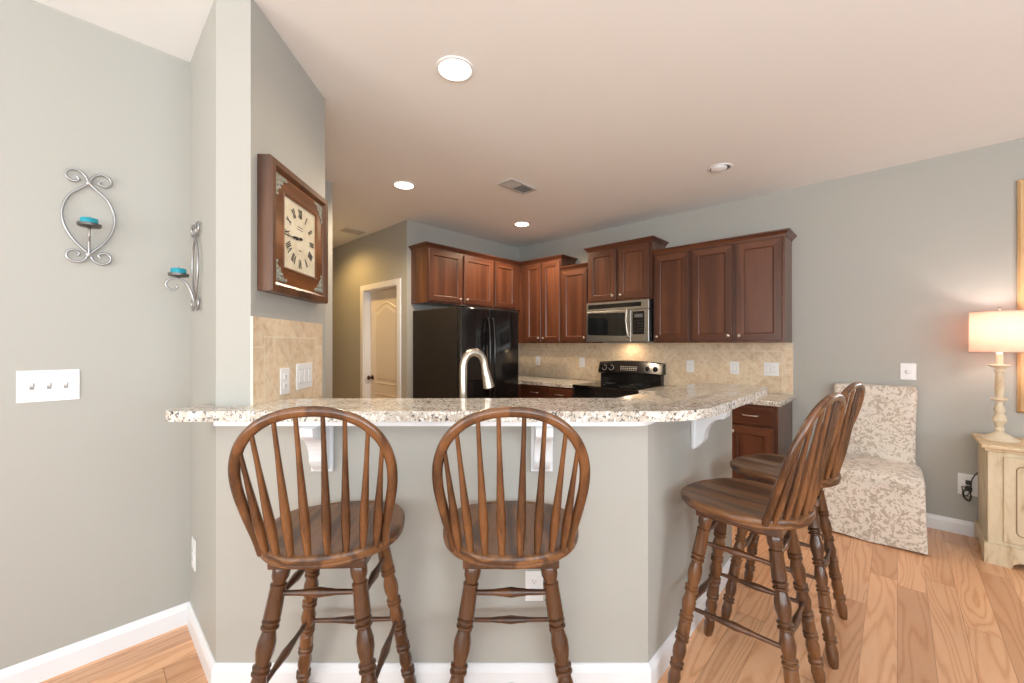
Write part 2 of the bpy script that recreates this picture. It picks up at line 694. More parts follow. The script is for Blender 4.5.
bm = bmesh.new()
prism(bm, [sd(-3.4, -0.15), sd(ROOM_S1 + .15, -0.15), sd(ROOM_S1 + .15, ROOM_D1 + .15), sd(-3.4, ROOM_D1 + .15)], -0.06, 0.0)
struct('floor', bm, 'floor')
bm = bmesh.new()
prism(bm, [sd(-3.4, -0.15), sd(ROOM_S1 + .15, -0.15), sd(ROOM_S1 + .15, ROOM_D1 + .15), sd(-3.4, ROOM_D1 + .15)], CEIL, CEIL + 0.08)
struct('ceiling', bm, 'ceiling')

bm = bmesh.new()
prism(bm, [sd(-0.12, 0), sd(-0.12, -0.12), sd(ROOM_S1 + .12, -0.12), sd(ROOM_S1 + .12, 0)], 0, CEIL)
struct('wall_back', bm, 'wall')
bm = bmesh.new()
prism(bm, [sd(0, 0), sd(0, 1.85), sd(-0.12, 1.85), sd(-0.12, 0)], 0, CEIL)
struct('wall_refrigerator_side', bm, 'wall')

# hall wall with door opening s -0.185 .. -1.035
bm = bmesh.new()
def hs(s0, s1, z0, z1):
    prism(bm, [sd(s0, 1.85), sd(s0, 1.73), sd(s1, 1.73), sd(s1, 1.85)], z0, z1)
hs(-0.12, -0.185, 0, CEIL)
hs(-0.185, -1.005, 2.04, CEIL)
hs(-1.005, -3.3, 0, CEIL)
struct('wall_hall', bm, 'wall')

bm = bmesh.new()
prism(bm, [sd(0.454, 2.863), sd(0.454, 3.97), sd(0.334, 3.97), sd(0.334, 2.983), sd(-3.3, 2.983), sd(-3.3, 2.863)], 0, CEIL)
prism(bm, [sd(-3.3, 1.73), sd(-3.3, 2.983), sd(-3.4, 2.983), sd(-3.4, 1.73)], 0, CEIL)
struct('wall_passage', bm, 'wall')

bm = bmesh.new()
prism(bm, [sd(0.454, 3.97), sd(0.454, 3.85), sd(1.32, 3.85), sd(1.32, 3.97)], 0, CEIL)
prism(bm, [PA, PB, PC, PD, sd(1.85, 3.85), sd(1.32, 3.85), sd(1.32, 3.97), sd(1.44, 3.97)], 0, CEIL)
struct('wall_pillar', bm, 'wall')

bm = bmesh.new()
prism(bm, [sd(1.44, 3.97), sd(1.32, 3.97), sd(1.32, ROOM_D1 + .12), sd(1.44, ROOM_D1 + .12)], 0, CEIL)
struct('wall_left', bm, 'wall')


def wall_with_windows(name, mapf, a0, a1, wins):
    bm = bmesh.new()
    cur = a0
    for (a, b, z0, z1) in wins:
        prism(bm, mapf(cur, a), 0, CEIL)
        prism(bm, mapf(a, b), 0, z0)
        prism(bm, mapf(a, b), z1, CEIL)
        cur = b
    prism(bm, mapf(cur, a1), 0, CEIL)
    struct(name, bm, 'wall')


wall_with_windows('wall_rear', lambda a, b: [sd(a, ROOM_D1), sd(b, ROOM_D1), sd(b, ROOM_D1 + .12), sd(a, ROOM_D1 + .12)], 1.44, ROOM_S1 + .12, WIN_REAR)
wall_with_windows('wall_right', lambda a, b: [sd(ROOM_S1, a), sd(ROOM_S1, b), sd(ROOM_S1 + .12, b), sd(ROOM_S1 + .12, a)], 0, ROOM_D1, WIN_RIGHT)


def window(idx, loc, rz, wid, z0, z1):
    """frame, mullions and sill of one window, local x across, y out of the room"""
    bm = bmesh.new()
    h = z1 - z0
    t = 0.05
    for a, b in ((0, t), (wid - t, wid), (wid / 2 - t / 2, wid / 2 + t / 2)):
        box(bm, a, b, 0.02, 0.09, 0, h)
    for a, b in ((0, t), (h - t, h), (h / 2 - t / 2, h / 2 + t / 2)):
        box(bm, t, wid - t, 0.03, 0.08, a, b)
    for x0_, x1_ in ((-0.09, 0.0), (wid, wid + 0.09)):
        box(bm, x0_, x1_, -0.018, 0.0, -0.09, h + 0.09)
    box(bm, 0, wid, -0.018, 0.0, h, h + 0.09)
    box(bm, 0, wid, -0.03, 0.0, -0.09, 0)
    o = struct('window_%d' % idx, bm, 'trim')
    o.location = (loc[0], loc[1], z0)
    o.rotation_euler = (0, 0, rz)


wi = 1
for (a, b, z0, z1) in WIN_REAR:
    window(wi, sd(b, ROOM_D1), RB + PI, b - a, z0, z1); wi += 1
for (a, b, z0, z1) in WIN_RIGHT:
    window(wi, sd(ROOM_S1, a), RB - PI / 2, b - a, z0, z1); wi += 1

# half wall of the bar
C0 = Vector((0.538, 1.61))
nO = w.copy()


def bs(t, off):
    p = C0 + v * t + nO * off
    return (p.x, p.y)


inner_t = (0.137 + 0.137 * 0.687) / 0.727
def inner_corner(y, off):
    t = (y - C0.y - nO.y * off) / v.y
    return bs(t, off)
BAR_Z = 1.077
bm = bmesh.new()
prism(bm, [PB, (0.538, 1.61), inner_corner(1.747, -0.137), (-1.038, 1.747)], 0, BAR_Z - 0.02)
struct('wall_bar_front', bm, 'wall')
bm = bmesh.new()
prism(bm, [(0.538, 1.61), bs(1.13, 0), bs(1.13, -0.137), inner_corner(1.747, -0.137)], 0, BAR_Z - 0.02)
struct('wall_bar_side', bm, 'wall')

# white board under the granite
bm = bmesh.new()
prism(bm, rounded([(-1.10, 1.50), (0.50, 1.50), bs(0.02, 0.03), bs(1.13, 0.02), bs(1.13, -0.15), inner_corner(1.76, -0.15), (-1.05, 1.76), (-1.036, 1.609), (-1.10, 1.609)],
                  [0, 0.12, 0, 0, 0, 0, 0, 0, 0]), BAR_Z - 0.02, BAR_Z, 0, 0.003, 1)
struct('trim_1', bm, 'trim')

# baseboards
BB = [(0, 0), (0.016, 0), (0.016, 0.072), (0.011, 0.086), (0.006, 0.094), (0.004, 0.1), (0, 0.1)]
def baseboard(name, path):
    bm = bmesh.new()
    sweep(bm, path, BB)
    return struct(name, bm, 'trim')
baseboard('baseboard_left', [sd(1.44, ROOM_D1), sd(1.44, 3.97), PA, (0.538, 1.61), bs(1.13, 0), bs(1.13, -0.137)])
baseboard('baseboard_back', [sd(3.30, 0), sd(ROOM_S1, 0)])
baseboard('baseboard_hall', [sd(-3.3, 1.85), sd(-1.11, 1.85)])
baseboard('baseboard_right', [sd(ROOM_S1, 0), sd(ROOM_S1, ROOM_D1)])

# ------------------------------------------------------------------ hall door
de = bpy.data.objects.new('door_1', None)
COL.objects.link(de)
de['kind'] = 'structure'
de.location = (*sd(-1.005, 1.85), 0)
de.rotation_euler = (0, 0, RB)
bm = bmesh.new()
DW, DH = 0.82, 2.04
# casing (front face at y = -0.018) and jambs
def casing(bm, x0, x1, z0, z1):
    box(bm, x0, x1, -0.018, 0.0, z0, z1, 0, 0.003, 1)
casing(bm, -0.07, 0.005, 0, DH + 0.065)
casing(bm, DW - 0.005, DW + 0.07, 0, DH + 0.065)
casing(bm, 0.005, DW - 0.005, DH - 0.005, DH + 0.065)
box(bm, 0, 0.012, 0, 0.12, 0, DH)
box(bm, DW - 0.012, DW, 0, 0.12, 0, DH)
box(bm, 0.012, DW - 0.012, 0, 0.12, DH - 0.012, DH)
new('door_frame', bm, 'trim', de)
bm = bmesh.new()
box(bm, 0.014, DW - 0.014, 0.085, 0.12, 0.01, DH - 0.014)
# two raised panels, the upper with an arched top
def panel(bm, x0, x1, z0, z1, arch):
    n = 20
    def outline(ins):
        pts = [(x0 + ins, z0 + ins), (x1 - ins, z0 + ins)]
        for i in range(n + 1):
            u_ = i / n
            x = (x1 - ins) + (x0 + ins - x1 + ins) * u_
            sh = 0.5 - 0.5 * math.cos(2 * PI * u_)
            pts.append((x, z1 - ins - arch * (1 - sh)))
        return pts
    rings = [(0.0, 0.085), (0.012, 0.094), (0.03, 0.094), (0.055, 0.087)]
    vs = [[bm.verts.new((x, y, z)) for x, z in outline(i)] for i, y in rings]
    # recess drawn as a proud moulding
    vs0 = [bm.verts.new((x, 0.0845, z)) for x, z in outline(-0.001)]
    k = len(vs0)
    offs = [(0.0, 0.0845), (0.008, 0.079), (0.02, 0.0845), (0.045, 0.0845), (0.07, 0.0795)]
    rr = [[bm.verts.new((x, y, z)) for x, z in outline(i)] for i, y in offs]
    for a, b in zip(rr, rr[1:]):
        for j in range(k):
            bm.faces.new((a[j], a[(j + 1) % k], b[(j + 1) % k], b[j]))
    bm.faces.new(rr[-1])
    for q in vs0 + [q for r_ in vs for q in r_]:
        bm.verts.remove(q)
panel(bm, 0.12, DW - 0.12, 0.86, 1.88, 0.08)
panel(bm, 0.12, DW - 0.12, 0.24, 0.74, 0.0)
new('door_leaf', bm, 'door', de)
bm = bmesh.new()
mk = Matrix.Translation((0.065, 0.085, 0.93)) @ Matrix.Rotation(PI / 2, 4, 'X')
lathe(bm, [(0.03, 0), (0.03, 0.006), (0.012, 0.012), (0.011, 0.03), (0.024, 0.038), (0.029, 0.05), (0.024, 0.062), (0.008, 0.067)], 20, 0, mk)
new('door_knob', bm, 'bronze', de, 40)


# ------------------------------------------------------------------ tile backsplashes
def splash(name, label, loc, rz, wid, z0, z1, th=0.008, ox=0.0):
    m = tile_mat(name + '_tiles_%d' % int(wid * 100), wid, z1 - z0, ox=ox)
    bm = bmesh.new()
    box(bm, 0, wid, -th, 0, 0, z1 - z0)
    o = new(name, bm, m)
    o['kind'] = 'structure'
    o.location = (loc[0], loc[1], z0)
    o.rotation_euler = (0, 0, rz)
    return o


splash('trim_2', '', sd(0.001, 0), RB, 3.288, 0.914, 1.372)
cw_dir = (Vector(PC) - Vector(PB)).normalized()
RC = math.atan2(cw_dir.y, cw_dir.x)
splash('trim_3', '', PB, RC, 0.63, 0.914, 1.47, ox=0.03)


# ------------------------------------------------------------------ electrical plates
def plate(name, label, loc, rz, kind, wid=0.075, hgt=0.118, gangs=1, z=1.1, group=None, cat=None):
    """back plane at local y = 0, front at -y, centre at loc"""
    e = empty(name, label, cat or 'outlet', (loc[0], loc[1], z), rz, group)
    bm = bmesh.new()
    box(bm, -wid / 2, wid / 2, -0.006, 0, -hgt / 2, hgt / 2, 0, 0.0025, 2)
    new('cover_plate', bm, 'plate', e)
    kinds = kind if isinstance(kind, (list, tuple)) else [kind] * gangs
    n = len(kinds)
    for i, k in enumerate(kinds):
        cx = (i - (n - 1) / 2) * 0.046
        if k == 'outlet':
            for cz in (-0.021, 0.021):
                bm = bmesh.new()
                box(bm, cx - 0.016, cx + 0.016, -0.0085, -0.005, cz - 0.0145, cz + 0.0145, 0, 0.003, 2)
                box(bm, cx - 0.007, cx - 0.005, -0.0092, -0.008, cz - 0.004, cz + 0.006, 1)
                box(bm, cx + 0.005, cx + 0.007, -0.0092, -0.008, cz - 0.004, cz + 0.006, 1)
                box(bm, cx - 0.002, cx + 0.002, -0.0092, -0.008, cz - 0.010, cz - 0.006, 1)
                new('socket', bm, ['plate', 'slot'], e)
        elif k == 'toggle':
            bm = bmesh.new()
            box(bm, cx - 0.006, cx + 0.006, -0.0075, -0.005, -0.013, 0.013, 1)
            vs = box(bm, cx - 0.0045, cx + 0.0045, -0.02, -0.005, -0.004, 0.006, 0, 0.001, 1)
            for q in bm.verts:
                if q.co.y < -0.012:
                    q.co.z += 0.008
            new('toggle', bm, ['plate', 'slot'], e)
        elif k == 'rocker':
            bm = bmesh.new()
            box(bm, cx - 0.0165, cx + 0.0165, -0.0095, -0.005, -0.033, 0.033, 0, 0.0015, 1)
            box(bm, cx - 0.018, cx + 0.018, -0.0065, -0.0055, -0.0345, 0.0345, 1)
            new('rocker', bm, ['plate', 'slot'], e)
        elif k == 'dial':
            bm = bmesh.new()
            lathe(bm, [(0.017, 0), (0.017, 0.004), (0.0145, 0.006), (0.013, 0.018), (0.011, 0.02)], 24, 0, Matrix.Translation((cx, -0.005, 0)) @ Matrix.Rotation(PI / 2, 4, 'X'))
            new('dimmer_dial', bm, 'plate', e, 40)
    return e


def cwp(y):
    t = (y - PB[1]) / (PC[1] - PB[1])
    return (PB[0] + (PC[0] - PB[0]) * t, y)


def off(p, rz, d):
    """move p by d out of the wall (local -y)"""
    return (p[0] + math.sin(rz) * d, p[1] - math.cos(rz) * d)


plate('switch_plate', 'wide white three-toggle switch plate on the left grey wall', sd(1.44, 3.97 + 0.456), RF, 'toggle', 0.172, 0.128, 3, 1.19, cat='light switch')
plate('electrical_outlet', 'white outlet low on the angled wall left of the bar', sd(1.56, 3.97), RB, 'outlet', 0.075, 0.14, 1, 0.375)
plate('electrical_outlet', 'white outlet on the bar front, low behind a stool', (0.088, 1.61), 0, 'outlet', 0.072, 0.118, 1, 0.405)
plate('switch_plate', 'narrow white single plate on the tan tile below the clock', off(cwp(1.845), RC, 0.008), RC, 'outlet', 0.075, 0.118, 1, 1.192)
plate('switch_plate', 'wide white plate on the tan tile below the clock, right of the narrow one', off(cwp(2.03), RC, 0.008), RC, ['rocker', 'rocker', 'rocker'], 0.16, 0.125, 1, 1.202, cat='light switch')
for s_, wd, kd, lab in ((0.36, 0.078, 'outlet', 'white outlet on the backsplash nearest the refrigerator'),
                        (1.08, 0.078, 'outlet', 'white outlet on the backsplash just left of the range'),
                        (2.405, 0.078, 'outlet', 'white outlet on the backsplash just right of the range'),
                        (2.82, 0.078, 'rocker', 'white switch plate on the backsplash between the two right-hand plates'),
                        (3.125, 0.118, ['rocker', 'outlet'], 'wide white plate at the right end of the backsplash')):
    plate('electrical_outlet', lab, off(sd(s_, 0), RB, 0.008), RB, kd, wd, 0.122, 1, 1.13)
plate('dimmer_switch', 'square white dimmer plate on the grey wall above the slipcovered chair', sd(4.02, 0), RB, 'dial', 0.088, 0.125, 1, 1.15, cat='light switch')
plate('electrical_outlet', 'white outlet with a plugged-in cord beside the cream chest', sd(4.325, 0), RB, 'outlet', 0.10, 0.15, 1, 0.36)


# ------------------------------------------------------------------ cabinets
def door_mesh(bm, x0, x1, z0, z1, y=0.0, th=0.02, fr=0.058):
    """recessed-panel door, front face at y - th"""
    yf, yb = y - th, y
    rings = [(0.0, yb), (0.0, yf + 0.004), (0.004, yf), (fr, yf), (fr + 0.004, yf + 0.003), (fr + 0.010, yf + 0.0105), (fr + 0.012, yf + 0.0105)]
    vs = []
    for i, yy in rings:
        vs.append([bm.verts.new(c) for c in ((x0 + i, yy, z0 + i), (x1 - i, yy, z0 + i), (x1 - i, yy, z1 - i), (x0 + i, yy, z1 - i))])
    for k, (a, b) in enumerate(zip(vs, vs[1:])):
        for j in range(4):
            f = bm.faces.new((a[j], a[(j + 1) % 4], b[(j + 1) % 4], b[j]))
            f.material_index = 1 if (k == 2 and j % 2 == 0) else (2 if k in (5,) else 0)
    bm.faces.new(vs[-1]).material_index = 0
    bm.faces.new(vs[0][::-1])


def knob(parent, x, y, z, m='nickel'):
    bm = bmesh.new()
    lathe(bm, [(0.007, 0), (0.0055, 0.008), (0.006, 0.012), (0.013, 0.018), (0.015, 0.024), (0.011, 0.029), (0.003, 0.031)], 16, 0,
          Matrix.Translation((x, y, z)) @ Matrix.Rotation(PI / 2, 4, 'X'))
    return new('knob', bm, m, parent, 40)


def pull(parent, x, y, z, L=0.11):
    bm = bmesh.new()
    tube(bm, spline([(x - L / 2, y, z), (x - L / 2 + 0.004, y - 0.016, z), (x - L / 4, y - 0.026, z), (x, y - 0.03, z), (x + L / 4, y - 0.026, z), (x + L / 2 - 0.004, y - 0.016, z), (x + L / 2, y, z)], 5), 0.005, 10)
    return new('pull', bm, 'nickel', parent, 50)


CROWN = [(0, 0), (0.005, 0), (0.007, 0.009), (0.014, 0.013), (0.023, 0.026), (0.036, 0.034), (0.038, 0.046), (0, 0.046)]
MC = ['cherry', 'cherry_x', 'groove']


def upper_cabinet(label, rz, origin, x0, x1, z0, z1, depth, doors, crown_ret=(True, True), group='upper kitchen cabinets', filler=0.0):
    """origin: world point of local (0,0); local x across, front at y=-depth. doors: list of (x0, x1, knob side)"""
    ox = origin[0] + math.cos(rz) * x0
    oy = origin[1] + math.sin(rz) * x0
    e = empty('upper_cabinet', label, 'cabinet', (ox, oy, z0), rz)
    W_ = x1 - x0
    H = z1 - z0 + 0.013
    g = 0.0015
    bm = bmesh.new()
    box(bm, g, W_ - g, -depth, -0.003, 0, H)
    new('carcass', bm, 'cherry', e)
    bm = bmesh.new()
    path = []
    if crown_ret[0]:
        path.append((g, -0.004))
    path += [(g, -depth), (W_ - g, -depth)]
    if crown_ret[1]:
        path.append((W_ - g, -0.004))
    # travel so that 'out' (right of travel) is away from the cabinet: go right-to-left is wrong side, so keep left-to-right
    sweep(bm, path, [(o_ - 0.001, H - 0.006 + z_) for o_, z_ in CROWN])
    box(bm, g + 0.002, W_ - g - 0.002, -depth + 0.002, -0.004, H + 0.0005, H + 0.03)
    new('crown_moulding', bm, 'cherry_x', e)
    for (a, b, side) in doors:
        bm = bmesh.new()
        door_mesh(bm, a - x0, b - x0, 0.018, H - 0.022, -depth - 0.0005)
        d = new('cabinet_door', bm, MC, e)
        if side:
            kx = (a - x0 + 0.03) if side == 'L' else (b - x0 - 0.03)
            knob(d, kx, -depth - 0.02, 0.018 + 0.045)
    return e


KX = (K.x, K.y)
# back wall run
upper_cabinet('tall double-door cherry wall cabinet in the corner by the refrigerator', RB, KX, 0.345, 0.975, 1.372, 2.395, 0.305,
              [(0.405, 0.665, 'R'), (0.685, 0.962, 'L')], (False, True))
upper_cabinet('narrow single-door cherry cabinet between the tall corner unit and the microwave', RB, KX, 0.975, 1.38, 1.372, 2.245, 0.305,
              [(1.0, 1.355, 'R')], (False, False))
upper_cabinet('short double-door cherry cabinet right above the microwave', RB, KX, 1.38, 2.143, 1.822, 2.400, 0.345,
              [(1.405, 1.745, 'R'), (1.778, 2.118, 'L')])
upper_cabinet('single-door cherry cabinet immediately right of the microwave', RB, KX, 2.143, 2.515, 1.372, 2.262, 0.305,
              [(2.162, 2.496, 'L')], (False, False))
upper_cabinet('wide double-door cherry cabinet at the right end of the wall run', RB, KX, 2.515, 3.282, 1.372, 2.262, 0.305,
              [(2.535, 2.885, 'R'), (2.912, 3.262, 'L')], (False, True))
# refrigerator wall run (local x = -t)
upper_cabinet('double-door cherry cabinet above the black refrigerator, left end', RF, KX, -1.80, -0.81, 1.808, 2.395, 0.30,
              [(-1.78, -1.33, 'R'), (-1.29, -0.83, 'L')], (True, False))
upper_cabinet('single-door cherry cabinet above the refrigerator in the inside corner', RF, KX, -0.81, -0.345, 1.808, 2.395, 0.30,
              [(-0.79, -0.42, None)], (False, False))
# corner filler box that joins both runs
e = empty('corner_filler', 'dark cherry filler panel where the two upper cabinet runs meet', 'cabinet', (K.x, K.y, 1.372), RB)
bm = bmesh.new()
box(bm, 0.003, 0.343, -0.302, -0.003, 0.0, 1.034)
box(bm, 0.003, 0.300, -0.3435, -0.3025, 0.44, 1.034)
new('filler_panel', bm, 'cherry', e)
bm = bmesh.new()
sweep(bm, [(0.30, -0.3435), (0.30, -0.303), (0.343, -0.303)], [(o_ - 0.001, 1.030 + z_) for o_, z_ in CROWN])
new('crown_moulding', bm, 'cherry_x', e)


def base_cabinet(label, rz, origin, x0, x1, depth, cols, side_panels=True, H=0.874):
    ox = origin[0] + math.cos(rz) * x0
    oy = origin[1] + math.sin(rz) * x0
    e = empty('base_cabinet', label, 'cabinet', (ox, oy, 0), rz)
    W_ = x1 - x0
    g = 0.0015
    bm = bmesh.new()
    box(bm, g, W_ - g, -depth, -0.003, 0.1, H)
    box(bm, g, W_ - g, -depth + 0.07, -0.003, 0, 0.1)
    new('carcass', bm, 'cherry', e)
    for (a, b, side) in cols:
        bm = bmesh.new()
        vs = box(bm, a - x0, b - x0, -depth - 0.0205, -depth - 0.0005, H - 0.165, H - 0.02, 1, 0.003, 1)
        d = new('drawer', bm, ['cherry', 'cherry_x'], e)
        pull(d, (a + b) / 2 - x0, -depth - 0.0205, H - 0.09)
        bm = bmesh.new()
        door_mesh(bm, a - x0, b - x0, 0.12, H - 0.185, -depth - 0.0005)
        d = new('cabinet_door', bm, MC, e)
        knob(d, (b - x0 - 0.03) if side == 'R' else (a - x0 + 0.03), -depth - 0.02, H - 0.23)
    return e


base_cabinet('cherry base cabinet with drawers between refrigerator and range', RB, KX, 0.62, 1.375, 0.6, [(0.64, 0.99, 'R'), (1.01, 1.355, 'L')])
base_cabinet('cherry base cabinet right of the range, half hidden by the bar', RB, KX, 2.146, 2.92, 0.6, [(2.166, 2.53, 'R'), (2.55, 2.90, 'L')])
base_cabinet('cherry base cabinet at the end of the back counter by the grey wall', RB, KX, 2.92, 3.285, 0.6, [(2.94, 3.255, 'L')])
e = empty('base_cabinet', 'plain cherry corner base unit behind the refrigerator end', 'cabinet', (K.x, K.y, 0), RB)
bm = bmesh.new()
box(bm, 0.003, 0.618, -0.6, -0.003, 0.1, 0.874)
box(bm, 0.003, 0.60, -0.53, -0.003, 0, 0.1)
box(bm, 0.003, 0.58, -0.93, -0.601, 0.0, 0.874)
new('carcass', bm, 'cherry', e)

def counter(label, polys, z0=0.8745, z1=0.913):
    bm = bmesh.new()
    for p in polys:
        prism(bm, p, z0, z1, 0, 0.006, 2)
    o = new('countertop', bm, 'granite')
    tag(o, label, 'countertop')
    return o


counter('low speckled granite counter between the refrigerator and the range', [[sd(0.004, 0.009), sd(0.004, 0.93), sd(0.62, 0.93), sd(0.62, 0.64), sd(1.376, 0.64), sd(1.376, 0.009)]])
counter('low speckled granite counter along the back wall right of the range', [[sd(2.147, 0.009), sd(2.147, 0.64), sd(3.31, 0.64), sd(3.31, 0.009)]])

# peninsula units behind the bar
bm = bmesh.new()
pin = [(-1.035, 1.75), inner_corner(1.75, -0.14), bs(1.10, -0.14), bs(1.10, -0.72), inner_corner(2.34, -0.72), (-1.06, 2.34)]
pin[0] = (-1.02, 1.75); pin[5] = (-1.02, 2.34)
prism(bm, pin, 0.1, 0.874)
o = new('peninsula_cabinet', bm, 'cherry')
tag(o, 'cherry base units on the kitchen side of the bar wall', 'cabinet')
counter('low granite sink counter hidden behind the raised bar', [[(-1.034, 1.7485), inner_corner(1.7485, -0.1385), bs(1.12, -0.1385), bs(1.12, -0.75), inner_corner(2.37, -0.75), (-1.07, 2.37), (-1.06, 2.255)]])

# ------------------------------------------------------------------ raised granite bar top
FY, BY = 1.478, 1.84
fr_t = (FY - C0.y - nO.y * 0.2) / v.y
pts = [(-1.27, FY), bs(fr_t, 0.2), bs(1.17, 0.2), bs(1.17, -0.2), inner_corner(BY, -0.2), (-1.037, BY), (-1.033, 1.6085), (-1.172, 1.6085), (-1.246, 1.683), (-1.31, 1.60)]
pts = rounded(pts, [0.05, 0.42, 0.13, 0.05, 0, 0, 0, 0, 0.02, 0.05])
bm = bmesh.new()
prism(bm, pts, BAR_Z + 0.0005, BAR_Z + 0.038, 0, 0.010, 3)
o = new('bar_countertop', bm, 'granite', None, 40)
tag(o, 'long raised speckled granite bar top with rounded corner', 'countertop')


# corbels
def corbel(label, loc, rz, wid=0.085):
    e = bpy.data.objects.new('corbel', None)
    prof = [(0, 0), (0, -0.188), (0.022, -0.188), (0.03, -0.178), (0.04, -0.17), (0.05, -0.155)]
    for i in range(9):
        a = i / 8 * PI / 2
        prof.append((0.055 + 0.085 * (1 - math.cos(a)), -0.145 + 0.105 * math.sin(a)))
    prof += [(0.15, -0.03), (0.155, 0)]
    bm = bmesh.new()
    n = len(prof)
    A = [bm.verts.new((-wid / 2 * 0.72, -p, q)) for p, q in prof]
    B = [bm.verts.new((wid / 2 * 0.72, -p, q)) for p, q in prof]
    bm.faces.new(A); bm.faces.new(B[::-1])
    for i in range(n):
        bm.faces.new((A[i], A[(i + 1) % n], B[(i + 1) % n], B[i]))
    box(bm, -wid / 2, wid / 2, -0.016, -0.001, -0.196, -0.002, 0, 0.002, 1)
    bpy.data.objects.remove(e)
    o = new('corbel', bm, 'trim')
    o.location = (loc[0], loc[1], BAR_Z - 0.0205)
    o.rotation_euler = (0, 0, rz)
    tag(o, label, 'corbel')
    return o


corbel('white bracket under the bar top behind the left stool', (-0.745, 1.609), 0)
corbel('white bracket under the bar top behind the middle stool', (0.117, 1.609), 0)
corbel('white bracket under the bar top on its right-hand side', bs(0.50, 0.001), RF)

# faucet
e = empty('kitchen_faucet', 'brushed nickel gooseneck faucet rising behind the bar', 'faucet', (-0.238, 1.99, 0.9132), 0)
bm = bmesh.new()
lathe(bm, [(0.03, 0), (0.03, 0.006), (0.024, 0.012), (0.022, 0.07), (0.019, 0.085), (0.0175, 0.09)], 24)
new('faucet_base', bm, 'nickel', e, 40)
bm = bmesh.new()
arc = [(0, 0, 0.085), (0, 0, 0.2), (0, 0, 0.32)]
for i in range(1, 9):
    a = PI - i / 8 * PI * 0.88
    arc.append((0.05 + 0.05 * math.cos(a), 0.03 * (1 + math.cos(a)), 0.33 + 0.075 * math.sin(a) ** 0.9 if i < 8 else 0.33 + 0.075 * 0.36))
arc.append((0.104, 0.060, 0.31))
tube(bm, spline(arc, 5), 0.0185, 16)
new('gooseneck_spout', bm, 'nickel', e, 50)
bm = bmesh.new()
lathe(bm, [(0.0185, 0), (0.021, 0.004), (0.022, 0.03), (0.027, 0.075), (0.029, 0.09), (0.024, 0.093)], 24, 0, align((0.104, 0.060, 0.317), (0.122, 0.070, 0.222)))
new('spray_head', bm, 'nickel', e, 40)
bm = bmesh.new()
tube(bm, [(0.018, 0.01, 0.055), (0.055, 0.02, 0.065), (0.10, 0.03, 0.085)], [0.008, 0.006, 0.005], 10)
new('lever_handle', bm, 'nickel', e, 50)

# ------------------------------------------------------------------ refrigerator
def fxy(t, d):
    p = K - v * t + w * d
    return (p.x, p.y)


FW, FH, FD = 0.845, 1.73, 0.80
e = empty('refrigerator', 'black side-by-side refrigerator with glossy doors', 'refrigerator', (*fxy(1.795, 0), 0), RF)
bm = bmesh.new()
box(bm, 0.0, FW, -FD, -0.03, 0.04, FH, 0, 0.006, 2)
box(bm, 0.03, FW - 0.03, -FD + 0.05, -0.06, 0.0, 0.04)
new('refrigerator_body', bm, 'blackside', e)
for a, b, hx, nm in ((0.002, 0.375, 0.345, 'freezer_door'), (0.381, FW - 0.002, 0.412, 'refrigerator_door')):
    bm = bmesh.new()
    box(bm, a, b, -FD - 0.065, -FD - 0.004, 0.06, FH - 0.005, 0, 0.012, 3)
    if nm == 'freezer_door':
        box(bm, 0.07, 0.29, -FD - 0.069, -FD - 0.06, 0.98, 1.32, 0, 0.004, 1)
    d = new(nm, bm, 'black', e, 40)
    bm = bmesh.new()
    tube(bm, spline([(hx, -FD - 0.06, 0.62), (hx, -FD - 0.10, 0.64), (hx, -FD - 0.118, 0.85), (hx, -FD - 0.122, 1.1), (hx, -FD - 0.118, 1.4), (hx, -FD - 0.10, 1.6), (hx, -FD - 0.06, 1.62)], 5), 0.013, 12)
    new('door_handle', bm, 'black', d, 50)
    if nm == 'freezer_door':
        bm = bmesh.new()
        box(bm, 0.09, 0.27, -FD - 0.0715, -FD - 0.0685, 1.0, 1.22, 0)
        box(bm, 0.12, 0.24, -FD - 0.0735, -FD - 0.0685, 1.24, 1.30, 1)
        new('ice_dispenser', bm, ['blackside', 'pewterdark'], d)
for hx0, hx1 in ((0.01, 0.09), (FW - 0.09, FW - 0.01)):
    bm = bmesh.new()
    box(bm, hx0, hx1, -FD - 0.05, -FD + 0.03, FH + 0.001, FH + 0.014, 0, 0.003, 1)
    new('hinge_cover', bm, 'blackside', e)

# ------------------------------------------------------------------ microwave
MX0, MW, MZ0, MZ1, MD = 1.392, 0.742, 1.385, 1.818, 0.395
e = empty('microwave', 'stainless steel over-the-range microwave with black window', 'microwave', (*sd(MX0, 0), MZ0), RB)
H = MZ1 - MZ0
bm = bmesh.new()
box(bm, 0, MW, -MD + 0.03, -0.004, 0, H, 0, 0.004, 1)
new('housing', bm, 'black', e)
bm = bmesh.new()
box(bm, 0, MW, -MD, -MD + 0.029, H - 0.095, H, 0, 0.004, 1)
box(bm, 0.03, MW - 0.08, -MD - 0.002, -MD + 0.01, H - 0.068, H - 0.022, 1)
for i in range(4):
    z_ = H - 0.062 + i * 0.011
    box(bm, 0.03, MW - 0.08, -MD - 0.004, -MD - 0.001, z_, z_ + 0.004, 1)
new('vent_grille', bm, ['steel', 'black'], e)
bm = bmesh.new()
box(bm, 0, 0.545, -MD, -MD + 0.029, 0, H - 0.098, 0, 0.005, 2)
d = new('microwave_door', bm, 'steel', e)
bm = bmesh.new()
pp = rounded([(0.02, 0.075), (0.50, 0.06), (0.50, H - 0.125), (0.02, H - 0.115)], [0.03] * 4, 5)
a_ = [bm.verts.new((x, -MD - 0.003, z)) for x, z in pp]
b_ = [bm.verts.new((x, -MD + 0.005, z)) for x, z in pp]
bm.faces.new(a_); bm.faces.new(b_[::-1])
for i in range(len(a_)):
    bm.faces.new((a_[i], a_[(i + 1) % len(a_)], b_[(i + 1) % len(a_)], b_[i]))
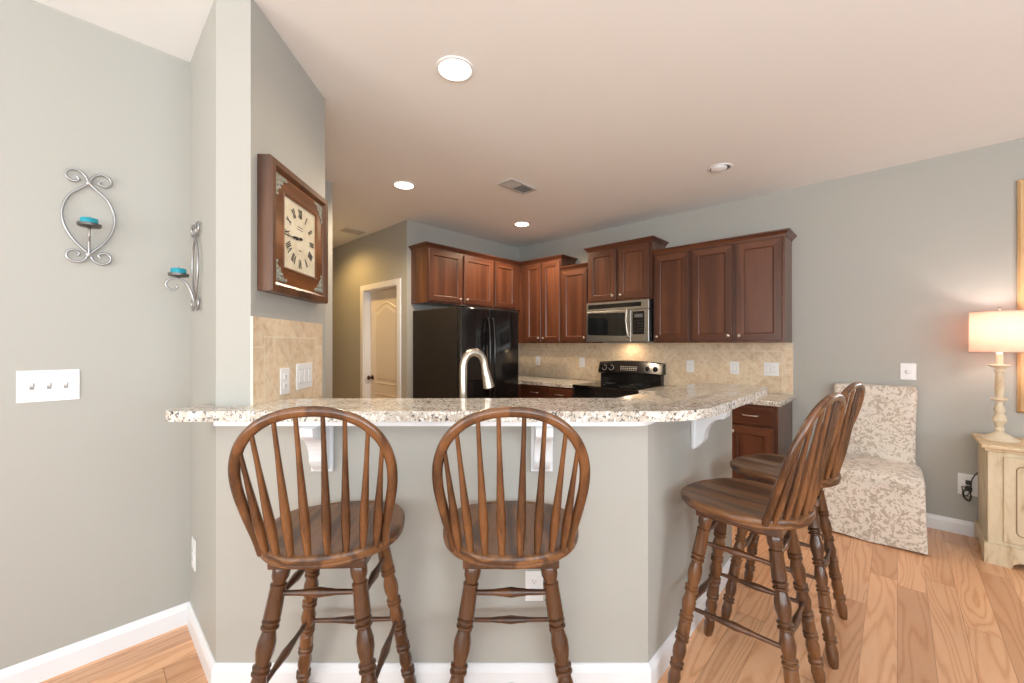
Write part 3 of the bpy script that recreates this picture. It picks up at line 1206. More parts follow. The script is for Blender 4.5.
new('door_window', bm, 'blackglass', d)
bm = bmesh.new()
tube(bm, spline([(0.525, -MD, 0.05), (0.527, -MD - 0.03, 0.06), (0.518, -MD - 0.042, 0.17), (0.512, -MD - 0.042, 0.24), (0.518, -MD - 0.03, 0.325), (0.518, -MD, 0.335)], 5), 0.011, 12)
new('door_handle', bm, 'nickel', d, 50)
bm = bmesh.new()
box(bm, 0.548, MW, -MD, -MD + 0.029, 0, H - 0.098, 0, 0.004, 1)
box(bm, 0.565, MW - 0.045, -MD - 0.003, -MD + 0.01, 0.075, H - 0.12, 1, 0.002, 1)
for r_ in range(5):
    for c_ in range(3):
        x_ = 0.585 + c_ * 0.036
        z_ = 0.095 + r_ * 0.028
        box(bm, x_, x_ + 0.024, -MD - 0.0042, -MD - 0.0025, z_, z_ + 0.016, 2)
box(bm, 0.585, 0.68, -MD - 0.0042, -MD - 0.0025, 0.25, 0.285, 3)
new('control_panel', bm, ['steel', 'black', 'blackside', 'grille_dark'], e)

# ------------------------------------------------------------------ range
RX0, RW = 1.382, 0.758
e = empty('range', 'black electric range with a tall control backguard', 'stove', (*sd(RX0, 0), 0), RB)
bm = bmesh.new()
box(bm, 0, RW, -0.62, -0.02, 0.03, 0.895, 0, 0.004, 1)
new('range_body', bm, 'black', e)
bm = bmesh.new()
box(bm, -0.002 + 0.002, RW, -0.655, -0.02, 0.896, 0.918, 0, 0.006, 2)
ct = new('cooktop', bm, 'blackglass', e)
for cx_, cy_, rr in ((0.19, -0.2, 0.08), (0.19, -0.48, 0.1), (0.57, -0.2, 0.1), (0.57, -0.48, 0.08)):
    bm = bmesh.new()
    lathe(bm, [(rr, 0), (rr, 0.0008), (rr - 0.004, 0.0008), (rr - 0.004, 0)], 32, 0, Matrix.Translation((cx_, cy_, 0.9181)), cap=False)
    new('burner_ring', bm, 'pewterdark', ct)
bm = bmesh.new()
box(bm, 0.004, RW - 0.004, -0.655, -0.621, 0.22, 0.80, 0, 0.008, 2)
d = new('oven_door', bm, 'black', e)
bm = bmesh.new()
box(bm, 0.12, RW - 0.12, -0.658, -0.65, 0.36, 0.64)
new('oven_window', bm, 'blackglass', d)
bm = bmesh.new()
tube(bm, spline([(0.03, -0.655, 0.765), (0.032, -0.70, 0.77), (0.2, -0.712, 0.77), (0.55, -0.712, 0.77), (0.726, -0.70, 0.77), (0.728, -0.655, 0.765)], 5), 0.013, 12)
new('oven_handle', bm, 'black', d, 50)
bm = bmesh.new()
box(bm, 0.004, RW - 0.004, -0.65, -0.621, 0.04, 0.21, 0, 0.006, 2)
new('storage_drawer', bm, 'black', e)
# backguard: lower slab and a curved, tilted control face
bm = bmesh.new()
box(bm, 0.012, RW - 0.012, -0.085, -0.012, 0.919, 1.04)
n = 16
rows = []
for i in range(n + 1):
    x = -0.008 + (RW + 0.016) * i / n
    arch = 0.022 * math.sin(PI * i / n)
    rows.append([bm.verts.new(c) for c in ((x, -0.012, 1.03), (x, -0.105, 1.02 + arch * 0.2), (x, -0.112, 1.035 + arch * 0.2), (x, -0.075, 1.14 + arch), (x, -0.06, 1.15 + arch), (x, -0.012, 1.15 + arch))])
for a, b in zip(rows, rows[1:]):
    for j in range(6):
        bm.faces.new((a[j], a[(j + 1) % 6], b[(j + 1) % 6], b[j]))
bm.faces.new(rows[0]); bm.faces.new(rows[-1][::-1])
bg = new('backguard', bm, 'black', e, 30)
for x_ in (0.07, 0.16, RW - 0.16, RW - 0.07):
    bm = bmesh.new()
    lathe(bm, [(0.026, 0), (0.026, 0.006), (0.02, 0.01), (0.017, 0.028), (0.014, 0.03)], 20, 0, align((x_, -0.097, 1.085), (x_, -0.197, 1.12)))
    box(bm, x_ - 0.003, x_ + 0.003, -0.134, -0.12, 1.08, 1.118)
    new('control_knob', bm, 'black', bg, 40)
    bm = bmesh.new()
    lathe(bm, [(0.031, 0), (0.031, 0.001), (0.0275, 0.001), (0.0275, 0)], 20, 0, align((x_, -0.0985, 1.085), (x_, -0.1985, 1.12)), cap=False)
    new('dial_ring', bm, 'grille', bg)
bm = bmesh.new()
mt = Matrix.Translation((RW / 2, -0.0985, 1.09)) @ Matrix.Rotation(math.radians(-18), 4, 'X')
for r_ in range(3):
    for c_ in range(8):
        vs = box(bm, -0.10 + c_ * 0.026, -0.085 + c_ * 0.026, -0.003, -0.0005, -0.03 + r_ * 0.02, -0.022 + r_ * 0.02, 0)
bmesh.ops.transform(bm, matrix=mt, verts=bm.verts)
new('control_buttons', bm, 'pewter', bg)


# ------------------------------------------------------------------ ceiling lights and vents
def can_light(label, x, y, on=True, r=0.078, energy=14, color=(1.0, 0.78, 0.54)):
    e = empty('recessed_light', label, 'ceiling light', (x, y, CEIL), 0)
    bm = bmesh.new()
    lathe(bm, [(r + 0.018, -0.0005), (r + 0.016, -0.006), (r + 0.004, -0.008), (r, -0.004), (r, -0.0006)], 40, 0, cap=False)
    new('trim_ring', bm, 'trim', e, 50)
    bm = bmesh.new()
    if on:
        lathe(bm, [(r, -0.003), (r * 0.6, -0.0035), (0.002, -0.004)], 32)
        new('lens', bm, 'bulb', e)
        light('recessed_lamp', 'SPOT', (x, y, CEIL - 0.02), energy, color, 0.06, direction=(0, 0, -1), spot=2.75, blend=0.6)
    else:
        lathe(bm, [(r, -0.002), (r * 0.5, -0.0022), (0.002, -0.0024)], 32)
        new('recess_shade', bm, 'grille_dark', e)  # flat dark disc paints the shade inside the can; no hole is cut
        bm = bmesh.new()
        lathe(bm, [(0.045, -0.0), (0.058, -0.004), (0.056, -0.014), (0.04, -0.022), (0.004, -0.025)], 32, 0, Matrix.Translation((-0.012, -0.010, -0.002)))
        new('eyeball', bm, 'trim', e, 50)


can_light('lit round ceiling light nearest the camera', -0.286, 2.042, energy=20)
can_light('lit round ceiling light near the clock wall and hall', -0.937, 3.532, energy=95)
can_light('lit round ceiling light in front of the corner cabinets', 0.115, 4.68, energy=95)
can_light('unlit eyeball ceiling light on the right, above the bar', 1.63, 3.191, False, 0.072)
lx, ly = sd(-1.15, 2.40)
can_light('small lit ceiling light inside the hall', lx, ly, energy=48, color=(1.0, 0.60, 0.20))
# the over-range lamp on the microwave underside glows on the backsplash
mlx, mly = sd(1.76, 0.15)
light('range_lamp', 'AREA', (mlx, mly, 1.375), 1.2, (1.0, 0.72, 0.45), 0.12, direction=(0, 0, -1))


def vent(label, x, y, rz, L, W_, split):
    e = empty('ceiling_vent', label, 'vent', (x, y, CEIL), rz)
    bm = bmesh.new()
    for a, b, c, d in ((-L / 2, L / 2, -W_ / 2, -W_ / 2 + 0.02), (-L / 2, L / 2, W_ / 2 - 0.02, W_ / 2), (-L / 2, -L / 2 + 0.02, -W_ / 2 + 0.02, W_ / 2 - 0.02), (L / 2 - 0.02, L / 2, -W_ / 2 + 0.02, W_ / 2 - 0.02)):
        box(bm, a, b, c, d, -0.010, -0.0005)
    new('vent_frame', bm, 'grille', e)
    bm = bmesh.new()
    n = int((L - 0.04) / 0.012)
    for i in range(n):
        x0_ = -L / 2 + 0.02 + i * 0.012
        dark = (i / n > split)
        vs = box(bm, x0_, x0_ + 0.0095, -W_ / 2 + 0.02, W_ / 2 - 0.02, -0.008, -0.006)
        for q in vs:
            q.co.z += ((q.co.x - x0_ - 0.005) * (0.5 if dark else -0.5))
    box(bm, -L / 2 + 0.02, L / 2 - 0.02, -W_ / 2 + 0.02, W_ / 2 - 0.02, -0.002, -0.0006, 1)
    new('louvres', bm, ['grille', 'grille_dark'], e)


vent('rectangular ceiling vent between the kitchen ceiling lights', 0.05, 3.56, RF, 0.33, 0.17, 0.45)
vent('small ceiling vent in the hall beside the clock wall', *sd(-0.868, 2.06), RF, 0.24, 0.18, 1.0)


# ------------------------------------------------------------------ wall clock
CWID, CHGT = 0.545, 0.555
cy0 = 1.652
px_, py_ = cwp(cy0)
e = empty('wall_clock', 'large square wooden wall clock with Roman numerals and metal corners', 'clock', (px_, py_, 1.855), RC)
bm = bmesh.new()
FWD = 0.052
# outer frame as mitred moulding around the square, local x across (0..CWID), z centred
prof = [(0.0, -0.001), (0.0, -0.052), (0.006, -0.060), (0.03, -0.060), (0.042, -0.050), (0.046, -0.040), (0.046, -0.001)]
def ringframe(bm, x0, x1, z0, z1, prof, mat=0):
    rows = []
    for ins, y in prof:
        rows.append([bm.verts.new(c) for c in ((x0 + ins, y, z0 + ins), (x1 - ins, y, z0 + ins), (x1 - ins, y, z1 - ins), (x0 + ins, y, z1 - ins))])
    n = len(rows)
    for i in range(n):
        a, b = rows[i], rows[(i + 1) % n]
        for j in range(4):
            bm.faces.new((a[j], a[(j + 1) % 4], b[(j + 1) % 4], b[j])).material_index = mat
ringframe(bm, 0, CWID, -CHGT / 2, CHGT / 2, prof)
new('outer_frame', bm, 'clockdark', e)
bm = bmesh.new()
ringframe(bm, 0.045, CWID - 0.045, -CHGT / 2 + 0.045, CHGT / 2 - 0.045, [(0, -0.001), (0, -0.046), (0.064, -0.046), (0.068, -0.050), (0.075, -0.048), (0.075, -0.001)])
new('inner_board', bm, 'clockwood', e)
bm = bmesh.new()
FX0, FX1, FZ = 0.118, CWID - 0.118, CHGT / 2 - 0.118
box(bm, FX0, FX1, -0.040, -0.02, -FZ, FZ)
face = new('clock_face', bm, 'face', e)
fcx, fcz = CWID / 2, 0.0
ROM = ['XII', 'I', 'II', 'III', 'IIII', 'V', 'VI', 'VII', 'VIII', 'IX', 'X', 'XI']


def stroke(bm, p, q, th, y, M3):
    p, q = Vector(p), Vector(q)
    d = (q - p).normalized()
    nn = Vector((-d.y, d.x)) * th / 2
    c = [M3(p + nn), M3(p - nn), M3(q - nn), M3(q + nn)]
    A = [bm.verts.new((x, y, z)) for x, z in c]
    B = [bm.verts.new((x, y + 0.0012, z)) for x, z in c]
    bm.faces.new(A); bm.faces.new(B[::-1])
    for i in range(4):
        bm.faces.new((A[i], A[(i + 1) % 4], B[(i + 1) % 4], B[i]))


for hh, s_ in enumerate(ROM):
    bm_num = bmesh.new()
    a = hh / 12 * 2 * PI
    R_ = 0.118
    wids = {'I': 0.0085, 'V': 0.019, 'X': 0.019}
    tot = sum(wids[c] for c in s_)
    x = -tot / 2
    def M3(p, a=a):
        return (fcx + R_ * math.sin(a) + p.x * math.cos(a) + p.y * math.sin(a), fcz + R_ * math.cos(a) - p.x * math.sin(a) + p.y * math.cos(a))
    hN = 0.021
    for c in s_:
        wd = wids[c]
        cx_ = x + wd / 2
        if c == 'I':
            stroke(bm_num, (cx_, -hN), (cx_, hN), 0.005, -0.0415, M3)
        elif c == 'V':
            stroke(bm_num, (cx_ - 0.007, hN), (cx_, -hN), 0.005, -0.0415, M3)
            stroke(bm_num, (cx_ + 0.007, hN), (cx_, -hN), 0.002, -0.0415, M3)
        else:
            stroke(bm_num, (cx_ - 0.007, hN), (cx_ + 0.007, -hN), 0.005, -0.0415, M3)
            stroke(bm_num, (cx_ + 0.007, hN), (cx_ - 0.007, -hN), 0.002, -0.0415, M3)
        x += wd
    new('numeral', bm_num, 'ink', face)
for nm, ang, L, th in (('hour_hand', 8.73 / 12 * 2 * PI, 0.07, 0.010), ('minute_hand', 44 / 60 * 2 * PI, 0.112, 0.007)):
    bm = bmesh.new()
    def M4_(p, a=ang):
        return (fcx + p.x * math.cos(a) + p.y * math.sin(a), fcz - p.x * math.sin(a) + p.y * math.cos(a))
    yy = -0.044 if nm == 'hour_hand' else -0.046
    stroke(bm, (0, -0.02), (0, L * 0.55), th * 0.5, yy, M4_)
    stroke(bm, (0, L * 0.3), (0, L * 0.62), th * 1.5, yy, M4_)
    stroke(bm, (0, L * 0.6), (0, L), th * 0.5, yy, M4_)
    new(nm, bm, 'ink', face)
bm = bmesh.new()
lathe(bm, [(0.007, 0), (0.007, 0.008), (0.004, 0.009)], 16, 0, Matrix.Translation((fcx, -0.040, fcz)) @ Matrix.Rotation(PI / 2, 4, 'X'))
new('hand_hub', bm, 'ink', face)
# fine script lines on the face
bm = bmesh.new()
for zc, wd in ((0.055, 0.05), (0.043, 0.06), (-0.055, 0.026)):
    tube(bm, [(fcx - wd / 2 + wd * i / 40, -0.0405, zc + 0.0022 * math.sin(i * 1.9) * (1 if i % 5 else 0.2)) for i in range(41)], 0.0005, 4)
new('face_script', bm, 'ink', face)
# filigree corners
rnd = random.Random(3)
for sx in (0, 1):
    for sz in (0, 1):
        bm = bmesh.new()
        def cp(a, b):
            x = 0.05 + a if sx == 0 else CWID - 0.05 - a
            z = -CHGT / 2 + 0.05 + b if sz == 0 else CHGT / 2 - 0.05 - b
            return x, z
        for (a, b, r_) in ((0.016, 0.016, 0.014), (0.04, 0.014, 0.011), (0.014, 0.04, 0.011), (0.062, 0.012, 0.009), (0.012, 0.062, 0.009), (0.034, 0.034, 0.012), (0.082, 0.010, 0.006), (0.010, 0.085, 0.007), (0.050, 0.030, 0.007), (0.03, 0.052, 0.008)):
            x, z = cp(a, b)
            sp_ = []
            k0 = rnd.random() * 6
            for i in range(22):
                th = k0 + i * 0.42
                rr = r_ * (0.25 + 0.75 * i / 21)
                sp_.append((x + rr * math.cos(th), -0.048, z + rr * math.sin(th)))
            tube(bm, sp_, 0.0028, 6)
            lathe(bm, [(r_ * 0.5, 0), (r_ * 0.4, 0.004), (0.001, 0.0055)], 10, 0, Matrix.Translation((x, -0.046, z)) @ Matrix.Rotation(PI / 2, 4, 'X'))
        cs = [cp(*q) for q in ((0.0, 0.0), (0.088, 0.0), (0.055, 0.028), (0.03, 0.03), (0.03, 0.055), (0.0, 0.092))]
        A = [bm.verts.new((x, -0.0478, z)) for x, z in cs]
        B = [bm.verts.new((x, -0.0461, z)) for x, z in cs]
        bm.faces.new(A); bm.faces.new(B[::-1])
        for i in range(6):
            bm.faces.new((A[i], A[(i + 1) % 6], B[(i + 1) % 6], B[i]))
        new('corner_ornament', bm, 'filigree', e)


# ------------------------------------------------------------------ candle sconces
def sconce(label, clabel, loc, rz, zc):
    e = empty('candle_sconce', label, 'candle holder', (loc[0], loc[1], zc), rz, None)
    bm = bmesh.new()
    yb = -0.012
    for sg in (-1, 1):
        body = [(0, yb, 0.150), (sg * 0.022, yb, 0.125), (sg * 0.058, yb, 0.085), (sg * 0.078, yb, 0.02), (sg * 0.072, yb, -0.04), (sg * 0.045, yb, -0.10), (0.0, yb, -0.155)]
        up = [(0, yb, 0.150), (-sg * 0.012, yb, 0.178), (-sg * 0.036, yb, 0.196), (-sg * 0.062, yb, 0.186), (-sg * 0.066, yb, 0.162), (-sg * 0.048, yb, 0.146), (-sg * 0.030, yb, 0.154), (-sg * 0.034, yb, 0.166)]
        dn = [(0, yb, -0.155), (-sg * 0.014, yb, -0.180), (-sg * 0.038, yb, -0.192), (-sg * 0.062, yb, -0.178), (-sg * 0.064, yb, -0.154), (-sg * 0.046, yb, -0.142), (-sg * 0.028, yb, -0.154), (-sg * 0.034, yb, -0.166)]
        full = up[::-1] + body[1:-1] + dn
        yo = -0.002 * (1 + sg)
        tube(bm, [q + Vector((0, yo, 0)) for q in spline(full, 6)], 0.0048, 8)
    new('scroll_frame', bm, 'pewter', e, 60)
    bm = bmesh.new()
    lathe(bm, [(0.010, 0), (0.010, 0.006), (0.004, 0.010)], 14, 0, Matrix.Translation((0, yb, 0.15)) @ Matrix.Rotation(PI / 2, 4, 'X'))
    lathe(bm, [(0.010, 0), (0.010, 0.006), (0.004, 0.010)], 14, 0, Matrix.Translation((0, yb, -0.155)) @ Matrix.Rotation(PI / 2, 4, 'X'))
    lathe(bm, [(0.006, 0), (0.006, 0.012)], 10, 0, Matrix.Translation((0, 0, 0.15)) @ Matrix.Rotation(PI / 2, 4, 'X'))
    lathe(bm, [(0.006, 0), (0.006, 0.012)], 10, 0, Matrix.Translation((0, 0, -0.155)) @ Matrix.Rotation(PI / 2, 4, 'X'))
    new('rivet', bm, 'pewter', e, 40)
    bm = bmesh.new()
    tube(bm, spline([(0, yb - 0.006, -0.155), (0, -0.026, -0.12), (0, -0.045, -0.075), (0, -0.072, -0.057), (0, -0.105, -0.066), (0, -0.115, -0.09), (0, -0.097, -0.108), (0, -0.077, -0.098), (0, -0.082, -0.085)], 6), 0.0045, 8)
    new('arm', bm, 'pewter', e, 60)
    bm = bmesh.new()
    lathe(bm, [(0.004, -0.058), (0.008, -0.052), (0.033, -0.049), (0.037, -0.045), (0.037, -0.036), (0.034, -0.036), (0.033, -0.043), (0.002, -0.045)], 28, 0, Matrix.Translation((0, -0.072, 0)))
    new('candle_cup', bm, 'pewterdark', e, 40)
    # the candle rests in the cup
    cx_ = loc[0] + math.sin(rz) * 0.072
    cy_ = loc[1] - math.cos(rz) * 0.072
    ce = empty('pillar_candle', clabel, 'candle', (cx_, cy_, zc - 0.043), rz)
    bm = bmesh.new()
    lathe(bm, [(0.026, 0), (0.0275, 0.003), (0.0275, 0.026), (0.025, 0.029), (0.012, 0.028), (0.002, 0.027)], 28)
    new('wax', bm, 'teal', ce, 40)
    bm = bmesh.new()
    tube(bm, [(0, 0, 0.026), (0.0005, 0, 0.032), (0.002, 0, 0.038)], 0.001, 6)
    new('wick', bm, 'wick', ce)


sconce('silver scrolled sconce on the left wall, seen face-on', 'short teal candle in the sconce on the left wall', sd(1.44, 3.97 + 0.343), RF, 1.897)
sconce('silver scrolled sconce on the narrow angled wall, seen edge-on', 'short teal candle in the sconce on the angled wall', sd(1.663, 3.97), RB, 1.705)


# ------------------------------------------------------------------ bar stools
SEAT_Z = 0.76


def seat_outline(th):
    c, s = math.cos(th), math.sin(th)
    n = 2.35 if s > 0 else 2.05
    b = 0.232 if s > 0 else 0.218
    a = 0.224
    r = (abs(c / a) ** n + abs(s / b) ** n) ** (-1 / n)
    return r * c, r * s


def leg_profile():
    def pair(z):
        return [(z, .0185), (z + .002, .0215), (z + .005, .0245), (z + .009, .0245), (z + .012, .0215), (z + .0135, .0185), (z + .0165, .0185), (z + .018, .0215), (z + .021, .0245), (z + .025, .0245), (z + .028, .0215), (z + .030, .0180)]
    P = [(0, .017), (.008, .021), (.025, .0245), (.045, .0235), (.058, .0185), (.062, .0185), (.066, .0225), (.072, .0225), (.075, .0215), (.158, .0235)]
    P += pair(.162)
    P += [(.198, .0185), (.225, .0245), (.25, .0245), (.28, .0185)]
    P += pair(.284)
    P += [(.322, .019), (.352, .0245), (.372, .0225), (.388, .0185)]
    P += pair(.391)
    P += [(.425, .0215), (.470, .0225)]
    P += pair(.474)
    P += [(.508, .0185), (.535, .0235), (.555, .0225), (.575, .018)]
    P += pair(.578)
    P += [(.612, .018), (.640, .0225), (.665, .0205), (.692, .0165), (.70, .0135)]
    return P


LEGP = leg_profile()


def leg_pt(sx, sy, z):
    t = (0.70 - z) / 0.70
    h = 0.112 + (0.212 - 0.112) * t
    return Vector((sx * h, sy * h, z))


def make_stool(label):
    e = empty('bar_stool', label, 'bar stool', (0, 0, 0), 0)
    # seat
    bm = bmesh.new()
    N = 56
    ths = [2 * PI * i / N for i in range(N)]
    rows = []
    def topz(x, y, f):
        dish = -0.013 * max(0.0, 1 - (f / 0.9) ** 2)
        sad = -0.010 * max(0.0, 1 - abs(abs(x) - 0.085) / 0.085) * (0.4 + 1.2 * max(0, y + 0.02) / 0.22) if f < 0.98 else 0
        front = -0.012 * max(0, y / 0.23) ** 2 * (1 - min(1, (abs(x) / 0.14)) ** 2 * 0.6)
        return SEAT_Z + dish + sad * 0.6 + front
    for f in (0.18, 0.36, 0.54, 0.7, 0.82, 0.92, 0.975):
        rows.append([bm.verts.new((seat_outline(t)[0] * f, seat_outline(t)[1] * f, topz(seat_outline(t)[0] * f, seat_outline(t)[1] * f, f))) for t in ths])
    for f, dz in ((0.995, -0.005), (1.0, -0.013), (0.997, -0.022), (0.985, -0.026), (0.99, -0.029), (0.975, -0.036), (0.90, -0.042), (0.5, -0.042)):
        rows.append([bm.verts.new((seat_outline(t)[0] * f, seat_outline(t)[1] * f, SEAT_Z + dz + (-0.012 * max(0, seat_outline(t)[1] / 0.23) ** 2 * 0.7 if dz > -0.02 else 0))) for t in ths])
    for a, b in zip(rows, rows[1:]):
        for i in range(N):
            bm.faces.new((a[i], a[(i + 1) % N], b[(i + 1) % N], b[i]))
    cvt = bm.verts.new((0, 0, topz(0, 0, 0)))
    for i in range(N):
        bm.faces.new((cvt, rows[0][i], rows[0][(i + 1) % N]))
    bm.faces.new(rows[-1])
    new('seat', bm, 'seat', e, 50)
    bm = bmesh.new()
    box(bm, -0.145, 0.145, -0.145, 0.145, SEAT_Z - 0.074, SEAT_Z - 0.044, 0, 0.005, 2)
    new('seat_block', bm, 'stretcher', e)
    # bow
    bm = bmesh.new()
    half = [(0.172, 0.742), (0.180, 0.80), (0.196, 0.88), (0.207, 0.96), (0.203, 1.03), (0.178, 1.095), (0.130, 1.145), (0.068, 1.172), (0, 1.18)]
    def by(z):
        return -0.135 - (z - 0.755) * 0.34
    pts = [(-x, by(z), z) for x, z in half] + [(x, by(z), z) for x, z in half[::-1][1:]]
    bow = spline(pts, 6)
    tube(bm, bow, 0.0145, 14, 0, (0, 1, 0.34), 0.85, 1.05)
    new('back_bow', bm, 'stool', e, 60)
    # spindles
    def bow_z(xt):
        best = min((q for q in bow if q.z > 0.99), key=lambda q: abs(q.x - xt))
        return best
    for sg in (-1, 1):
        for xb, xt in ((0.026, 0.031), (0.074, 0.090), (0.117, 0.145), (0.153, 0.186)):
            q = bow_z(sg * xt)
            p = Vector((sg * xb, -0.198 + xb * xb * 2.0, SEAT_Z - 0.016))
            top = Vector((q.x, q.y, q.z - 0.004))
            L = (top - p).length
            bm = bmesh.new()
            lathe(bm, [(0.0095, 0), (0.010, L * 0.06), (0.0132, L * 0.22), (0.0135, L * 0.32), (0.0108, L * 0.5), (0.0072, L * 0.75), (0.006, L)], 12, 0, align(p, top))
            new('spindle', bm, 'stool', e, 60)
    # legs
    for sx in (-1, 1):
        for sy in (-1, 1):
            bm = bmesh.new()
            p, q = leg_pt(sx, sy, 0.70), leg_pt(sx, sy, 0.0)
            k = (q - p).length / 0.70
            M4 = align(p, q)
            lathe(bm, [(r * 1.04, z * k) for z, r in LEGP], 20, 0, M4)
            for q_ in bm.verts:
                if q_.co.z < 0.002:
                    q_.co.z = 0.0
            new('leg', bm, 'stool', e, 35)
    # stretchers
    def stretch(a, b, r=0.011):
        L = (b - a).length
        bm = bmesh.new()
        lathe(bm, [(r * .62, 0), (r * .7, L * .1), (r * .8, L * .3), (r * 1.0, L * .36), (r * 1.05, L * .4), (r * 1.35, L * .5), (r * 1.05, L * .6), (r * 1.0, L * .64), (r * .8, L * .7), (r * .7, L * .9), (r * .62, L)], 14, 0, align(a, b))
        new('stretcher', bm, 'stretcher', e, 60)
    for z_ in (0.607, 0.345):
        stretch(leg_pt(-1, -1, z_), leg_pt(1, -1, z_))
    for z_ in (0.61, 0.327):
        stretch(leg_pt(-1, 1, z_), leg_pt(1, 1, z_))
    for sx in (-1, 1):
        for z_ in (0.585, 0.33):
            stretch(leg_pt(sx, -1, z_), leg_pt(sx, 1, z_))
    return e


stool = make_stool('brown wooden bow-back bar stool at the left end of the bar, turned slightly')
stools = [(-0.59, 1.36, math.radians(2), None),
          (-0.004, 1.36, math.radians(0.5), 'brown wooden bow-back bar stool in the middle, seen squarely from behind'),
          (0.925, 1.605, RF + 0.0, 'brown wooden bar stool on the right side of the bar, nearer the camera'),
          (1.345, 2.01, RF + 0.0, 'brown wooden bar stool on the right side of the bar, farther one by the chair')]
SWIVEL = [8, 0, -9, -10]
for i, (x, y, rz, lab) in enumerate(stools):
    s_ = stool if i == 0 else copy_tree(stool)
    s_.location = (x, y, 0)
    s_.rotation_euler = (0, 0, rz)
    turn = SWIVEL[i]
    for ch in children(s_):
        if ch.name.split('.')[0] in ('seat', 'back_bow', 'spindle'):
            ch.rotation_euler = (0, 0, math.radians(turn))   # swivelled on the base
    if lab:
        s_['label'] = lab
    s_['group'] = 'bow-back bar stools around the bar'

# ------------------------------------------------------------------ slipcovered chair
CH0, CHW = 3.56, 0.53
e = empty('parsons_chair', 'slipcovered dining chair in cream damask against the grey wall', 'chair', (*sd(CH0, 0), 0), RB)


def soft_block(bm, sections, n=4):
    """sections: list of (z, x0, x1, y0, y1, corner r)"""
    rows = []
    for z, x0, x1, y0, y1, r in sections:
        pts = rounded([(x0, y0), (x1, y0), (x1, y1), (x0, y1)], [r] * 4, n)
        rows.append([bm.verts.new((x, y, z)) for x, y in pts])
    for a, b in zip(rows, rows[1:]):
        k = len(a)
        for i in range(k):
            bm.faces.new((a[i], a[(i + 1) % k], b[(i + 1) % k], b[i]))
    bm.faces.new(rows[0][::-1]); bm.faces.new(rows[-1])


bm = bmesh.new()
soft_block(bm, [(0.02, 0.0, CHW, -0.15, -0.035, 0.02), (0.45, 0.022, CHW - 0.022, -0.165, -0.045, 0.03), (0.52, 0.034, CHW - 0.034, -0.165, -0.042, 0.03), (0.8, 0.030, CHW - 0.030, -0.14, -0.03, 0.03),
                (0.97, 0.022, CHW - 0.022, -0.125, -0.022, 0.03), (1.02, 0.022, CHW - 0.022, -0.12, -0.02, 0.035), (1.036, 0.028, CHW - 0.028, -0.11, -0.03, 0.03), (1.041, 0.05, CHW - 0.05, -0.09, -0.05, 0.015)])
new('chair_back', bm, 'fabric', e, 50)
bm = bmesh.new()
soft_block(bm, [(0.40, 0.012, CHW - 0.012, -0.60, -0.15, 0.04), (0.425, 0.0, CHW, -0.612, -0.15, 0.05), (0.45, 0.0, CHW, -0.612, -0.15, 0.05), (0.472, 0.012, CHW - 0.012, -0.598, -0.15, 0.05), (0.490, 0.07, CHW - 0.07, -0.52, -0.155, 0.06), (0.497, 0.16, CHW - 0.16, -0.42, -0.16, 0.06)], 5)
new('seat_cushion', bm, 'fabric', e, 60)
# skirt with gentle waves, flaring to the floor
bm = bmesh.new()
base_pts = rounded([(0.0, -0.612), (CHW, -0.612), (CHW, -0.06), (0.0, -0.06)], [0.02] * 4, 3)
dense = []
for i in range(len(base_pts)):
    a, b = Vector(base_pts[i]), Vector(base_pts[(i + 1) % len(base_pts)])
    k = max(1, int((b - a).length / 0.02))
    for j in range(k):
        dense.append(a + (b - a) * (j / k))
rows = []
cxx, cyy = CHW / 2, -0.33
for z in (0.42, 0.40, 0.3, 0.2, 0.1, 0.012):
    f = (0.42 - z) / 0.42
    row = []
    for i, p in enumerate(dense):
        d = Vector((p.x - cxx, p.y - cyy))
        wv = 0.004 * math.sin(i * 0.55) * f + 0.003 * math.sin(i * 0.23 + 1) * f
        fl = 1 + 0.05 * f + wv / 0.3
        yy = min(cyy + d.y * fl, -0.03)
        row.append(bm.verts.new((cxx + d.x * fl, yy, z + (0.006 * math.sin(i * 0.3) * f if z < 0.05 else 0))))
    rows.append(row)
for a, b in zip(rows, rows[1:]):
    k = len(a)
    for i in range(k):
        bm.faces.new((a[i], a[(i + 1) % k], b[(i + 1) % k], b[i]))
bm.faces.new(rows[0])
bm.faces.new(rows[-1][::-1])
new('skirt', bm, 'fabric', e, 60)
bm = bmesh.new()
pip = rounded([(0.0, -0.614), (CHW, -0.614), (CHW, -0.165), (0.0, -0.165)], [0.05, 0.05, 0.01, 0.01], 5)
tube(bm, [(x, y, 0.418) for x, y in pip], 0.005, 6, closed=True)
new('piping', bm, 'fabric', e, 60)
for lx_, ly_ in ((0.04, -0.57), (CHW - 0.04, -0.57), (0.04, -0.09), (CHW - 0.04, -0.09)):
    bm = bmesh.new()
    box(bm, lx_ - 0.018, lx_ + 0.018, ly_ - 0.018, ly_ + 0.018, 0.0, 0.05)
    new('leg', bm, 'stretcher', e)

# ------------------------------------------------------------------ cream chest
CS0, CSW, CSD, CSH = 4.357, 1.15, 0.44, 0.735
e = empty('sideboard_chest', 'distressed cream painted chest with bracket feet at the right edge', 'chest', (*sd(CS0, 0.02), 0), RB)
bm = bmesh.new()
box(bm, 0.012, CSW - 0.012, -CSD + 0.012, -0.002, 0.12, CSH - 0.04, 0, 0.003, 1)
new('chest_body', bm, 'antique', e)
bm = bmesh.new()
tp = rounded([(-0.018, -0.002), (-0.018, -CSD - 0.018), (CSW + 0.018, -CSD - 0.018), (CSW + 0.018, -0.002)], [0, 0.012, 0.012, 0], 3)
prism(bm, tp, CSH - 0.022, CSH, 0, 0.005, 2)
prism(bm, [(0.0, -0.002), (0.0, -CSD), (CSW, -CSD), (CSW, -0.002)], CSH - 0.04, CSH - 0.0225, 0, 0.004, 1)
new('chest_top', bm, 'antique_top', e)


